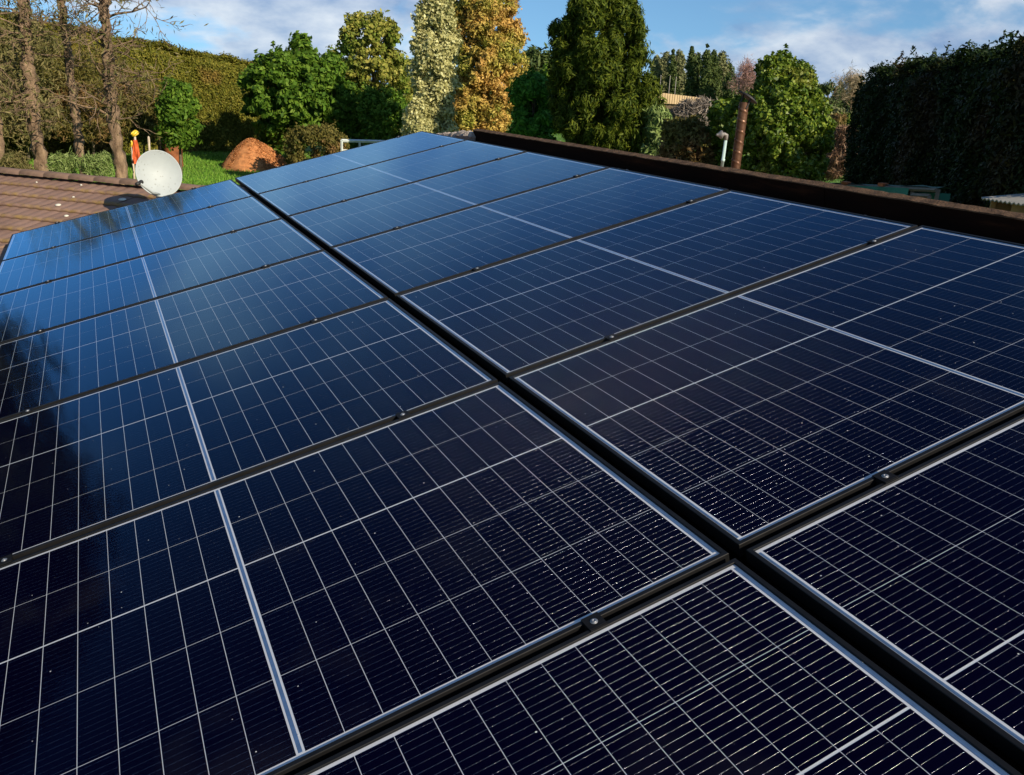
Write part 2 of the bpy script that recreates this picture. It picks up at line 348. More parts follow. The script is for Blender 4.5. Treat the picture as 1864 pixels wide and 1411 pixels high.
def tile_material():
    m, N, L, b = mat_new('concrete_roof_tile')
    tc = N.new('ShaderNodeTexCoord'); ge = N.new('ShaderNodeNewGeometry'); oi = N.new('ShaderNodeObjectInfo')
    n1 = noise(N, L, ge.outputs['Position'], 3.0, 7, 0.6); r = ramp(N, [(0.3, (0.19, 0.112, 0.082)), (0.7, (0.30, 0.188, 0.142))]); L.new(n1.outputs['Fac'], r.inputs[0])
    col = mixc(N, L, math_n(N, L, 'MULTIPLY', oi.outputs['Random'], 0.3), r.outputs[0], (0.14, 0.08, 0.055))
    # lichen gathers on the front lip of each tile
    sep = N.new('ShaderNodeSeparateXYZ'); L.new(tc.outputs['Object'], sep.inputs[0])
    lip = N.new('ShaderNodeMapRange'); L.new(sep.outputs['Y'], lip.inputs[0]); lip.inputs['From Min'].default_value = 0.10; lip.inputs['From Max'].default_value = 0.0
    n2 = noise(N, L, ge.outputs['Position'], 9.0, 7, 0.7); r2 = ramp(N, [(0.42, (0, 0, 0)), (0.62, (1, 1, 1))]); L.new(n2.outputs['Fac'], r2.inputs[0])
    col = mixc(N, L, math_n(N, L, 'MULTIPLY', math_n(N, L, 'MULTIPLY', lip.outputs[0], r2.outputs[0]), 0.75), col, (0.26, 0.17, 0.035))
    vo = N.new('ShaderNodeTexVoronoi'); vo.inputs['Scale'].default_value = 9; L.new(ge.outputs['Position'], vo.inputs['Vector'])
    col = mixc(N, L, math_n(N, L, 'MULTIPLY', math_n(N, L, 'LESS_THAN', vo.outputs['Distance'], 0.07), 0.5), col, (0.42, 0.34, 0.26))
    L.new(col, b.inputs['Base Color']); b.inputs['Roughness'].default_value = 0.85
    bp = N.new('ShaderNodeBump'); bp.inputs['Strength'].default_value = 0.5; bp.inputs['Distance'].default_value = 0.01
    n3 = noise(N, L, ge.outputs['Position'], 60, 6); L.new(n3.outputs['Fac'], bp.inputs['Height']); L.new(bp.outputs[0], b.inputs['Normal'])
    return m
M_tile = tile_material()
def tile_mesh():
    """one interlocking tile, 0.30 wide (x), 0.40 long (y, lip at 0), two shallow rolls, rounded lip"""
    nx = 12; xs = np.linspace(-0.15, 0.15, nx + 1)
    prof = [(0.006, -0.030), (-0.002, -0.018), (0.0, -0.002), (0.010, 0.008), (0.03, 0.011), (0.06, 0.006), (0.12, -0.004), (0.25, -0.018), (0.40, -0.034)]
    v = []; f = []
    for y, z in prof:
        for x in xs: v.append((x, y, z + 0.008 * (0.5 - 0.5 * math.cos(4 * math.pi * (x + 0.15) / 0.30)) ** 0.7))
    k = nx + 1
    for i in range(len(prof) - 1):
        for j in range(nx): f.append((i * k + j, i * k + j + 1, (i + 1) * k + j + 1, (i + 1) * k + j))
    me = bpy.data.meshes.new('tile'); me.from_pydata(v, [], f); me.materials.append(M_tile); me.update(); me.shade_smooth(); return me
TILE = tile_mesh()
def board_material():
    m, N, L, b = mat_new('dark_stained_board'); ge = N.new('ShaderNodeNewGeometry')
    mp = N.new('ShaderNodeMapping'); mp.inputs['Scale'].default_value = (6, 0.9, 6); L.new(ge.outputs['Position'], mp.inputs[0])
    n1 = noise(N, L, mp.outputs[0], 2.2, 6, 0.65); r = ramp(N, [(0.35, (0.007, 0.0035, 0.0025)), (0.55, (0.014, 0.006, 0.0035)), (0.72, (0.05, 0.020, 0.009))]); L.new(n1.outputs['Fac'], r.inputs[0])
    vo = N.new('ShaderNodeTexVoronoi'); vo.inputs['Scale'].default_value = 5; L.new(ge.outputs['Position'], vo.inputs['Vector'])
    sc = N.new('ShaderNodeSeparateColor'); L.new(vo.outputs['Color'], sc.inputs[0]); sp = math_n(N, L, 'LESS_THAN', vo.outputs['Distance'], math_n(N, L, 'MULTIPLY', math_n(N, L, 'POWER', sc.outputs[0], 4.0), 0.045))
    L.new(mixc(N, L, math_n(N, L, 'MULTIPLY', sp, 0.7), r.outputs[0], (0.35, 0.33, 0.30)), b.inputs['Base Color']); b.inputs['Roughness'].default_value = 0.8; b.inputs['Specular IOR Level'].default_value = 0.08
    bp = N.new('ShaderNodeBump'); bp.inputs['Strength'].default_value = 0.4; bp.inputs['Distance'].default_value = 0.01; L.new(n1.outputs['Fac'], bp.inputs['Height']); L.new(bp.outputs[0], b.inputs['Normal'])
    return m
M_board = board_material()
M_wall = plain('weathered_wall', (0.34, 0.29, 0.23), 0.85, var=0.2, scale=2)
M_mortar = plain('ridge_mortar', (0.36, 0.30, 0.25), 0.95, var=0.4, scale=14, bump=0.8)
M_gutter = plain('dark_gutter', (0.035, 0.025, 0.022), 0.5, var=0.3)
M_capping = plain('brown_capping', (0.20, 0.125, 0.085), 0.8, var=0.3, scale=8)
M_lit_top = plain('sunlit_board_top', (0.10, 0.06, 0.035), 0.95, var=0.5, scale=18, bump=0.5, spec=0.15)  # lighter brown puts the sunlit top edge of the board into its colour

def roof_tiles(parent, M, n0, n1, c0, c1, keep=None, course=0.32, step=0.30):
    """tiles on plane M: x across, y up the slope, z out of it"""
    for c in range(c0, c1):
        for k in range(n0, n1):
            x, y = k * step + 0.15, c * course
            if keep and not keep(x, y): continue
            o = bpy.data.objects.new('tile', TILE); COL.objects.link(o); o.parent = parent
            o.matrix_local = M @ Matrix.Translation((x, y, random.uniform(-0.002, 0.002))) @ Matrix.Rotation(random.uniform(-0.006, 0.006), 4, 'Z') @ Matrix.Rotation(random.uniform(-0.004, 0.004), 4, 'X')

house = empty('house', (0, 0, 0), 'low house with brown tiled roof that carries the solar panels', 'house')
def build_house():
    # roof deck under the tiles: sunny slope and the far slope beyond the ridge board
    mb = MB(); mb.box((-2.55, -10.5, -0.20), (1.99, 0.10, -0.145), ROOF)
    deck = mb.build('roof', M_board, house)
    # tiles run up the slope: x axis along -v, y axis along +u
    M = ROOF @ Matrix(((0, 1, 0, -2.60), (-1, 0, 0, 0.12), (0, 0, 1, -0.106), (0, 0, 0, 1)))
    roof_tiles(deck, M, 0, 35, 0, 15, lambda x, y: (y > 4.1 and x < 8.2) or (y < 1.25 and x < 4.0) or x < 0.3)
    E_ = ROOF.inverted()
    ridge = U(2.03, 0, -0.11)
    far = MB()
    a, b = Vector((ridge.x, -10.5, ridge.z)), Vector((ridge.x, 0.1, ridge.z)); dn = Vector((3.2 * math.cos(TH), 0, -3.2 * math.sin(TH)))
    up = Vector((0, 0, 0.06))
    far.quad(a, a + dn, b + dn, b); far.quad(a - up, b - up, b + dn - up, a + dn - up); far.quad(a + dn, a + dn - up, b + dn - up, b + dn); far.quad(b, b + dn, b + dn - up, b - up)
    far.build('far_roof_slope', M_tile, house)
    # the ridge board that stands along the panels
    rbo = None; cuts = [-10.5, -7.6, -4.86, -2.35, -0.72]
    for a_, b_ in zip(cuts[:-1], cuts[1:]):
        du = rng.normal(0, 0.0025); rb = MB(); rb.box((1.985 + du, a_ + 0.003, -0.125), (2.035, b_ - 0.003, 0.002 + du * .5), ROOF); rbo = rb.build('ridge_board', M_board, house)
    cp = MB()
    seg = np.linspace(-10.5, -0.72, 260)
    for i in range(len(seg)):
        w = 0.004 * math.sin(i * 0.7) + rng.normal(0, 0.0015)
        for (uu, nn) in ((1.981 + w * .5, 0.001), (1.982 + w * .5, 0.006 + rng.normal(0, .001)), (2.038, 0.006 + rng.normal(0, .001)), (2.040, 0.001)): cp.v.append(tuple(U(uu, seg[i], nn)))
        if i:
            k = 4 * i
            for j in range(3): cp.f.append((k - 4 + j, k - 3 + j, k + 1 + j, k + j))
    cp.build('board_capping', M_lit_top, rbo)
    # rough mortar bedding where the board stops at the verge
    bm = MB()
    for q in range(16):
        t = q / 15; c = U(2.0 - 0.16 * t + rng.normal(0, .01), -0.70 + 0.72 * t, -0.055 - 0.03 * t + rng.normal(0, .008))
        r = 0.045 + 0.02 * rng.random(); Mx = Matrix.Translation(c) @ Matrix.Rotation(rng.uniform(0, 3), 4, 'Z') @ Matrix.Diagonal((1.1, 1.0, 0.75, 1))
        prof = [(0.001, -r), (r * .7, -r * .7), (r, 0), (r * .72, r * .68), (0.001, r)]
        bm.lathe([(max(0.001, a * rng.uniform(.85, 1.12)), z) for a, z in prof], 8, Mx)
    bm.build('verge_mortar', M_mortar, house)
    # little mortar pats along the foot of the board
    for v in np.arange(-7.0, -0.7, 0.17):
        c = U(1.925 + rng.normal(0, .01), v + rng.normal(0, .03), -0.085); r = rng.uniform(0.012, 0.03)
        MB().lathe([(r, -0.012), (r * .8, 0.006), (0.002, 0.012 + r * .2)], 7, Matrix.Translation(c) @ Matrix.Diagonal((1, 1.6, 1, 1))).build('mortar_pat', M_mortar, house)
    # far verge board, eave fascia, gutter, walls
    MB().box((-2.58, 0.105, -0.23), (1.98, 0.135, -0.085), ROOF).build('barge_board', M_capping, house)
    MB().box((-2.60, -10.5, -0.26), (-2.565, 0.10, -0.13), ROOF).build('fascia', M_board, house)
    g = MB(); e0 = U(-2.66, -10.5, -0.20); e1 = U(-2.66, 0.10, -0.20)
    g.tube([e0, e1], [0.055, 0.055], 12); g.build('gutter', M_gutter, house, True)
    xl, xr = U(-2.3, 0, 0).x, ridge.x + 2.7; zt = U(-2.3, 0, -0.25).z
    wl = MB(); wl.box((xl, -10.4, -3.3), (xr, -0.35, zt)); wl.build('wall', M_wall, house)
    gb = MB(); A, B, C_ = (xl, -0.355, zt - 0.02), (xr, -0.355, zt - 0.02), (ridge.x, -0.355, ridge.z - 0.12)
    gb.v += [A, B, C_, (xl, -0.42, zt - 0.02), (xr, -0.42, zt - 0.02), (ridge.x, -0.42, ridge.z - 0.12)]; gb.f += [(0, 2, 1), (3, 4, 5)]
    gb.build('gable_wall', M_wall, house)
build_house()

# ------------------------------------------------------------------ solar panels
PL, PW, PITCH, GAP = 1.754, 1.096, 1.116, 0.033
FR, END_M, CEN, CP = 0.011, 0.014, 0.014, 0.0704
CELL_L, CELL_W = 0.0688, 0.2085
def frame_mesh():
    prof = [(0.0, -0.030), (0.0, -0.0012), (0.0012, 0.0), (FR - 0.001, 0.0), (FR, -0.0010), (FR, -0.0055), (0.004, -0.0055), (0.004, -0.030)]
    mb = MB()
    for ins, z in prof:
        x, y = PL / 2 - ins, PW / 2 - ins; mb.v += [(-x, -y, z), (x, -y, z), (x, y, z), (-x, y, z)]
    for i in range(len(prof)):
        j = (i + 1) % len(prof)
        for k in range(4):
            l = (k + 1) % 4; mb.f.append((4 * i + k, 4 * i + l, 4 * j + l, 4 * j + k))
    me = mb.mesh('frame'); me.materials.append(M_frame); return me
def sheet(name, x, y, z, mat, y0=None):
    me = MB().quad((-x, -y if y0 is None else y0, z), (x, -y if y0 is None else y0, z), (x, y, z), (-x, y, z)).mesh(name); me.materials.append(mat); return me
def cell_mesh():
    x, y, c = CELL_L / 2, CELL_W / 2, 0.0
    mb = MB(); mb.box((-x, -y, -0.0003), (x, y, 0.0)); me = mb.mesh('cell'); me.materials.append(M_cell)
    uv = me.uv_layers.new(name='UVMap')
    for lp in me.loops:
        co = me.vertices[lp.vertex_index].co; uv.data[lp.index].uv = (co.x * 10 + 0.5, co.y * 4 + 0.5)
    return me
def ribbon_mesh(w, l):
    me = MB().box((-w / 2, -l / 2, -0.0002), (w / 2, l / 2, 0.0002)).mesh('ribbon'); me.materials.append(M_ribbon); return me
FRAME, CELL = frame_mesh(), cell_mesh()
GLASS = sheet('glass', PL / 2 - FR + 0.002, PW / 2 - FR + 0.002, -0.0016, M_glass)
BACK = sheet('backsheet', PL / 2 - FR + 0.002, PW / 2 - FR + 0.002, -0.0046, M_back)
RIB_END, RIB_MID = ribbon_mesh(0.005, 1.05), ribbon_mesh(0.0068, 1.05)
# cell rows across the panel (far edge = +y): margin 9 mm far, 4 mm near, 5 mm after the second row, 1.8 mm elsewhere
ys = []; yy = PW / 2 - FR - 0.0085
for r in range(5):
    ys.append(yy - CELL_W / 2); yy -= CELL_W + (0.0052 if r == 1 else 0.0019)
xs = [-(PL / 2 - FR - END_M) + CP * (i + 0.5) for i in range(12)]; xs = xs + [-x for x in reversed(xs)]
ORD = ['far', 'second', 'third', 'fourth', 'fifth', 'sixth', 'nearest']
def add_part(name, me, parent, loc=(0, 0, 0)):
    o = bpy.data.objects.new(name, me); COL.objects.link(o); o.parent = parent; o.location = loc; return o
for side in (-1, 1):
    for k in range(7):
        cu = side * (GAP / 2 + PL / 2); cv = -k * PITCH - 0.01 - PW / 2 + (0.008 if side > 0 else 0.0) + rng.normal(0, 0.0008)
        where = 'left' if side < 0 else 'right'
        if k == 0: t = 'farthest black framed solar panel in the %s column' % where
        elif k == 6: t = 'nearest black framed solar panel in the %s column, cut by the picture edge' % where
        else: t = 'black framed solar panel, %s from the far end of the %s column' % (ORD[k], where)
        p = empty('solar_panel', (0, 0, 0), t, 'solar panel', 'solar panels in two columns on the roof')
        p.matrix_world = ROOF @ Matrix.Translation((cu, cv, rng.normal(0, 0.0006))) @ Matrix.Rotation(rng.normal(0, 0.0006), 4, 'Y') @ Matrix.Rotation(rng.normal(0, 0.0008), 4, 'X')
        add_part('frame', FRAME, p); add_part('backsheet', BACK, p); add_part('glass', GLASS, p)
        for i, x in enumerate(xs):
            for j, y in enumerate(ys): add_part('cell', CELL, p, (x, y, -0.0042))
        add_part('ribbon', RIB_MID, p, (0, (ys[0] + ys[-1]) / 2, -0.0041))
        for s in (-1, 1): add_part('ribbon', RIB_END, p, (s * (PL / 2 - FR - END_M / 2 + 0.0005), (ys[0] + ys[-1]) / 2, -0.0041))
# rails and clamps
RAILS = (-1.43, -0.335, 0.40, 1.54)
RN = ('left edge rail of the left panel column', 'rail of the left panel column beside the wide gap', 'rail of the right panel column beside the wide gap', 'rail of the right panel column beside the ridge board')
for u_, nm in zip(RAILS, RN):
    mb = MB(); mb.box((u_ - 0.02, -7.9, -0.084), (u_ + 0.02, 0.05, -0.0305), ROOF)
    tag(mb.build('mounting_rail', M_rail), 'aluminium mounting rail under the panels, ' + nm, 'rail', 'mounting rails under the panels')
def clamp_meshes():
    b = MB(); b.box((-0.018, -0.019, 0.0004), (0.018, 0.019, 0.0030)); b.box((-0.018, -0.0085, -0.030), (0.018, 0.0085, 0.0006))
    b.box((-0.018, -0.0165, 0.0030), (0.018, -0.0135, 0.0038))
    me = b.mesh('clamp_plate'); me.materials.append(M_clamp)
    c = MB(); c.lathe([(0.0001, 0.0035), (0.0022, 0.0035), (0.0024, 0.0054), (0.0030, 0.0056), (0.0046, 0.0055), (0.0054, 0.0047), (0.0054, 0.0030)], 16)
    c.lathe([(0.0054, 0.0036), (0.0075, 0.0035), (0.0075, 0.0030)], 16)
    mc = c.mesh('bolt'); mc.materials.append(M_steel); mc.shade_smooth(); return me, mc
CLAMP, BOLT = clamp_meshes()
ORD2 = ['at the far end', 'between panels one and two', 'between panels two and three', 'between panels three and four', 'between panels four and five', 'between panels five and six', 'between panels six and seven']
for k in range(7):
    for q, u_ in enumerate(RAILS):
        col = 'left' if u_ < 0 else 'right'; beside = ('left edge', 'wide gap', 'wide gap', 'ridge board')[q]
        c = empty('panel_clamp', (0, 0, 0), 'black panel clamp %s, %s column, %s side' % (ORD2[k], col, beside), 'clamp', 'clamps holding the solar panels')
        v = -k * PITCH + (0.008 if u_ > 0 else 0)
        c.matrix_world = ROOF @ Matrix.Translation((u_, v, 0.0))
        add_part('clamp_plate', CLAMP, c); add_part('bolt', BOLT, c)

# ------------------------------------------------------------------ outbuilding with the tiled roof at the left
def outbuilding():
    zr = -0.6
    def zpl(px, py):
        r = RW @ np.array([(px - W / 2) / F, (py - H / 2) / F, 1.0]); return CAM + r * (zr - CAM[2]) / r[2]
    a, b = zpl(0, 314), zpl(250, 337); e = (b - a) / np.linalg.norm(b - a); s = np.array([e[1], -e[0], 0]); pit = math.radians(15)
    ex, ey, ez = Vector(e), -Vector(s * math.cos(pit)) + Vector((0, 0, math.sin(pit))), None
    ez = ex.cross(ey); o = Vector(a)
    root = empty('outbuilding', (0, 0, 0), 'outbuilding with brown concrete tile roof behind the left panels', 'outbuilding')
    Mr = Matrix(((ex.x, ey.x, ez.x, o.x), (ex.y, ey.y, ez.y, o.y), (ex.z, ey.z, ez.z, o.z), (0, 0, 0, 1)))
    x1 = 3.45
    mb = MB(); mb.box((-3.0, -2.75, -0.10), (x1, 0.0, -0.05), Mr); deck = mb.build('roof', M_board, root)
    Mt = Mr @ Matrix.Translation((0, -0.32 * 8 - 0.03, 0.0))
    roof_tiles(deck, Mt, -9, 11, 0, 8, lambda x, y: x < x1)
    # ridge caps, one by one
    cap = MB(); n = 9
    for i, x in enumerate((-0.2, -0.19, 0.2, 0.21)):
        for j in range(n):
            q = math.pi * j / (n - 1); cap.v.append((x, math.cos(q) * (0.115 if i > 0 else .105), 0.062 * math.sin(q) ** 0.8 - 0.012 + (0.008 if i < 2 else 0)))
    for i in range(3):
        for j in range(n - 1): cap.f.append((i * n + j, i * n + j + 1, (i + 1) * n + j + 1, (i + 1) * n + j))
    cme = cap.mesh('ridge_cap'); cme.materials.append(M_capping); cme.shade_smooth()
    for k in range(17):
        x = -3.0 + k * 0.4
        if x > x1: break
        oc = bpy.data.objects.new('ridge_cap', cme); COL.objects.link(oc); oc.parent = deck
        oc.matrix_local = Mr @ Matrix.Translation((x, 0.02, 0.012)) @ Matrix.Rotation(math.radians(-15), 4, 'X')
    # far slope, walls
    d2 = Vector((-s[0] * math.cos(pit), -s[1] * math.cos(pit), -math.sin(pit))) * 2.6
    p0, p1 = o + ex * -3.0, o + ex * x1; up = Vector((0, 0, 0.05)); f = MB()
    p0 = p0 + up * -1; p1 = p1 + up * -1
    f.quad(p0, p1, p1 + d2, p0 + d2); f.quad(p0 - up, p0 + d2 - up, p1 + d2 - up, p1 - up); f.quad(p1, p1 - up, p1 + d2 - up, p1 + d2)
    f.build('far_roof_slope', M_tile, root)
    bb = MB(); bb.box((x1, -2.75, -0.16), (x1 + 0.03, 0.06, 0.015), Mr); bb.build('barge_board', M_capping, root)
    sh = Vector(s)
    w = MB(); base = [o + ex * -2.8 + sh * 2.4, o + ex * (x1 - .2) + sh * 2.4, o + ex * (x1 - .2) - sh * 2.3, o + ex * -2.8 - sh * 2.3]
    for p in base: w.v.append((p.x, p.y, -3.3))
    for p in base: w.v.append((p.x, p.y, -1.33))
    w.v += [tuple(o + ex * -2.8 + Vector((0, 0, -.13))), tuple(o + ex * (x1 - .2) + Vector((0, 0, -.13)))]
    w.f += [(0, 1, 5, 4), (2, 3, 7, 6), (1, 2, 6, 9, 5), (3, 0, 4, 8, 7)]
    w.build('wall', M_wall, root)
    # pale droppings on the tiles
    M_drop = plain('pale_lichen', (0.62, 0.60, 0.50), 0.9, var=0.15, scale=30)
    for (px, py, r) in ((106, 374, 0.034), (134, 360, 0.016), (121, 394, 0.026), (223, 364, 0.045), (148, 338, 0.014), (67, 333, 0.012)):
        rr = RW @ np.array([(px - W / 2) / F, (py - H / 2) / F, 1.0]); t = ((np.array(o) - CAM) @ np.array(ez)) / (rr @ np.array(ez)); q = CAM + rr * t
        loc = Mr.inverted() @ Vector(q)
        mb = MB(); mb.lathe([(r, 0), (r * .92, .006), (r * .6, .011), (0.001, .013)], 10); po = mb.build('lichen_patch', M_drop, root, True)
        po.matrix_local = Mr @ Matrix.Translation((loc.x, loc.y, 0.006)) @ Matrix.Diagonal((1.2, 0.9, 1, 1))
    return Mr, np.array(ez), np.array(o)
OB_M, OB_N, OB_O = outbuilding()

# ------------------------------------------------------------------ satellite dish
def dish():
    M_white = plain('white_dish_paint', (0.38, 0.42, 0.42), 0.6, var=0.05, scale=8)
    nt = M_white.node_tree; N = nt.nodes; L = nt.links; b = N['Principled BSDF']; src = b.inputs['Base Color'].links[0].from_socket
    tc = N.new('ShaderNodeTexCoord'); vo = N.new('ShaderNodeTexVoronoi'); vo.inputs['Scale'].default_value = 26; L.new(tc.outputs['Object'], vo.inputs['Vector'])
    nn = noise(N, L, tc.outputs['Object'], 4, 3)
    thr = math_n(N, L, 'MULTIPLY', math_n(N, L, 'SUBTRACT', nn.outputs['Fac'], 0.40), 1.3)
    spot = math_n(N, L, 'MULTIPLY', math_n(N, L, 'LESS_THAN', vo.outputs['Distance'], thr), 0.7)
    L.new(mixc(N, L, spot, src, (0.25, 0.27, 0.25)), b.inputs['Base Color'])
    M_grey = plain('galvanised', (0.35, 0.36, 0.36), 0.5, 0.6, var=0.15)
    M_lnb = plain('grey_plastic', (0.55, 0.56, 0.55), 0.5, var=0.1); M_blk = plain('black_plastic', (0.02, 0.02, 0.02), 0.6)
    D = 11.1; c = Vector(P(288.5, 316.5, D)); R = 41.5 / F * D * 0.85
    face = Vector(CAM) - c; face.z = 0; face.normalize(); face = Matrix.Rotation(math.radians(14), 3, 'Z') @ face
    face = (face + Vector((0, 0, 0.30))).normalized()
    xa = Vector((0, 0, 1)).cross(face).normalized(); ya = face.cross(xa)
    Mx = Matrix(((xa.x, ya.x, face.x, c.x), (xa.y, ya.y, face.y, c.y), (xa.z, ya.z, face.z, c.z), (0, 0, 0, 1)))
    foot_xy = c - face * 0.14 + Vector((0, 0, -0.1))
    # height of the outbuilding roof under the mast
    zr = OB_O[2] - (OB_N[0] * (foot_xy.x - OB_O[0]) + OB_N[1] * (foot_xy.y - OB_O[1])) / OB_N[2]
    root = empty('satellite_dish', (foot_xy.x, foot_xy.y, zr), 'white speckled satellite dish standing on the brown tiled roof', 'satellite dish')
    inv = Matrix.Translation((-foot_xy.x, -foot_xy.y, -zr))
    prof = []
    for i in range(9):
        r = R * i / 8; prof.append((max(r, 0.001), 0.10 * (r / R) ** 2 * R / 0.3 - 0.055))
    rim = prof[-1]; prof += [(rim[0] + 0.006, rim[1] + 0.004), (rim[0] + 0.010, rim[1] - 0.002), (rim[0] + 0.006, rim[1] - 0.012)]
    for i in range(8, -1, -1):
        r = R * i / 8; prof.append((max(r, 0.001), 0.10 * (r / R) ** 2 * R / 0.3 - 0.069))
    o = MB().lathe(prof, 56).build('reflector', M_white, root, True); o.matrix_local = inv @ Mx @ Matrix.Diagonal((1.0, 1.04, 1, 1))
    # feed arm from the bottom rim out to the receiver
    p0 = Vector((-0.02, -R * 0.96, 0.0)); p1 = Vector((-0.10, -R * 1.0, 0.16)); p2 = Vector((-0.17, -R * 0.52, 0.44))
    p2 = Mx.inverted() @ Vector(P(254, 333, D - 0.42))
    p1 = (p0 * 0.6 + p2 * 0.4) + Vector((0, -0.03, 0))
    arm = MB().tube([p0, p1, p2], [0.015, 0.015, 0.014], 8).build('feed_arm', M_white, root, True); arm.matrix_local = inv @ Mx
    bk = MB(); bk.box((-0.03, -0.03, -0.03), (0.03, 0.03, 0.03)); bo = bk.build('arm_bracket', M_grey, root); bo.matrix_local = inv @ Mx @ Matrix.Translation(p0 + Vector((0, 0, -0.03)))
    dirv = (Vector((0, 0, 0.0)) - p2).normalized(); q = dirv.to_track_quat('Z', 'Y').to_matrix().to_4x4()
    ln = MB(); ln.lathe([(0.001, -0.07), (0.02, -0.07), (0.021, -0.01), (0.014, 0.0), (0.014, 0.02), (0.024, 0.03), (0.024, 0.05), (0.001, 0.052)], 14)
    lo = ln.build('receiver', M_blk, root, True); lo.matrix_local = inv @ Mx @ Matrix.Translation(p2) @ q
    # back plate and bent mast down to the roof
    a = Mx @ Vector((0, 0, -0.065)); bq = a - face * 0.08
    ms = MB(); ms.tube([a, bq, Vector((foot_xy.x, foot_xy.y, bq.z - 0.10)), Vector((foot_xy.x, foot_xy.y, zr - 0.03))], [0.019] * 4, 10); mo = ms.build('mast', M_grey, root, True); mo.matrix_local = inv
    ft = MB(); ft.box((-0.08, -0.06, -0.015), (0.08, 0.06, 0.008)); ft.build('foot_plate', M_grey, root)
dish()

# ------------------------------------------------------------------ flue and vent pipe on the far slope
def pipes():
    m, N, L, b = mat_new('rusted_spiral_flue')
    tc = N.new('ShaderNodeTexCoord'); n1 = noise(N, L, tc.outputs['Object'], 6, 8, 0.7); sep = N.new('ShaderNodeSeparateXYZ'); L.new(tc.outputs['Object'], sep.inputs[0])
    r = ramp(N, [(0.3, (0.06, 0.026, 0.013)), (0.55, (0.13, 0.060, 0.030)), (0.75, (0.23, 0.15, 0.095))]); L.new(n1.outputs['Fac'], r.inputs[0])
    top = N.new('ShaderNodeMapRange'); L.new(sep.outputs['Z'], top.inputs[0]); top.inputs['From Min'].default_value = 0.75; top.inputs['From Max'].default_value = 1.3
    col = mixc(N, L, math_n(N, L, 'MULTIPLY', top.outputs[0], 0.75), r.outputs[0], (0.36, 0.30, 0.24))
    L.new(col, b.inputs['Base Color']); b.inputs['Metallic'].default_value = 0.45; b.inputs['Roughness'].default_value = 0.42
    M_black = plain('sooty_cowl', (0.018, 0.014, 0.012), 0.6, var=0.4)
    d = 6.3
    base = P(1337, 318, d); top_ = P(1352, 186, d)
    R = 7.9 / F * d; Hh = (top_[2] - base[2]) + 0.0; z0 = -0.35
    ridge_x = U(2.03, 0, -0.11).x; zr = U(2.03, 0, -0.11).z - (base[0] - ridge_x) * math.tan(TH)
    root = empty('flue_pipe', (base[0], base[1], zr), 'rusty spiral wound flue pipe with a tilted black cap behind the ridge', 'flue pipe')
    total = top_[2] - zr; n = 20; mb = MB()
    rings = int(total / 0.005)
    for i in range(rings + 1):
        z = -0.05 + (total + 0.05) * i / rings
        for j in range(n):
            q = 2 * math.pi * j / n; s = (z / 0.068 + q / (2 * math.pi)) % 1.0
            rr = R * (1 + (0.09 if s < 0.14 else (-0.05 if s < 0.26 else 0.0))); mb.v.append((rr * math.cos(q), rr * math.sin(q), z))
    for i in range(rings):
        for j in range(n): mb.f.append((i * n + j, i * n + (j + 1) % n, (i + 1) * n + (j + 1) % n, (i + 1) * n + j))
    mb.build('pipe', m, root, True)
    cm = MB(); Mc = Matrix.Translation((0.045, -0.02, total + 0.055)) @ Matrix.Rotation(math.radians(27), 4, 'Y') @ Matrix.Rotation(math.radians(-8), 4, 'X')
    Mc = Matrix.Translation((0.03, 0, total + 0.035)) @ Matrix.Rotation(math.radians(30), 4, Vector((RW[0, 2], RW[1, 2], 0)))
    rc = R * 2.25
    cm.lathe([(0.001, 0.012), (rc * .5, 0.010), (rc, 0.0), (rc, -0.010), (rc * .97, -0.010), (rc * .5, 0.002), (0.001, 0.004)], 26, Mc)
    cap = cm.build('cap', M_black, root, True)
    st = MB()
    for q in (0.4, 2.5, 4.6):
        a = np.array([R * math.cos(q), R * math.sin(q), total - 0.04]); e = Mc @ Vector((R * 1.2 * math.cos(q), R * 1.2 * math.sin(q), 0.01)); st.tube([a, np.array(e)], [0.006, 0.006], 6)
    st.build('cap_strut', M_black, root)
    fl = MB(); fl.lathe([(R * 2.2, -0.06), (R * 1.6, 0.02), (R * 1.05, 0.07)], 20); fl.build('flashing', plain('lead_flashing', (0.12, 0.12, 0.12), 0.6), root, True)
    # vent pipe
    M_pipe = plain('pale_green_pipe', (0.42, 0.55, 0.52), 0.5, var=0.15, scale=14); M_cowl = plain('weathered_zinc', (0.24, 0.22, 0.20), 0.55, 0.3, var=0.3, scale=30)
    d = 6.1; base = P(1312.5, 318, d); top_ = P(1316.5, 249, d); zr = U(2.03, 0, -0.11).z - (base[0] - ridge_x) * math.tan(TH); T = top_[2] - zr; r = 2.6 / F * d
    root = empty('vent_pipe', (base[0], base[1], zr), 'thin pale green vent pipe with a turned grey cowl beside the flue', 'vent pipe')
    pm = MB(); pm.tube([(0, 0, -0.05), (0, 0, T * .62), (0, 0, T * .62), (0.001, 0, T * .66), (0.001, 0, T * .66), (0.002, 0, T)], [r, r, r * 1.25, r * 1.25, r, r], 14); pm.build('pipe', M_pipe, root, True)
    lf = -Vector((RW[0, 0], RW[1, 0], 0)).normalized(); bk = Vector((RW[0, 2], RW[1, 2], 0)).normalized()
    ax = (lf * 0.95 - bk * 0.25 + Vector((0, 0, -0.08))).normalized(); q = ax.to_track_quat('Z', 'Y').to_matrix().to_4x4()
    e = MB(); e.tube([(0.002, 0, T - 0.02), (0.002, 0, T + 0.012), tuple(Vector((0, 0, T + 0.018)) + ax * 0.014), tuple(Vector((0, 0, T + 0.016)) + ax * 0.035)], [r * 1.3, r * 1.35, r * 1.25, r * 1.2], 12)
    e.build('elbow', M_cowl, root, True)
    Mc = Matrix.Translation(Vector((0, 0, T + 0.016)) + ax * 0.03) @ q
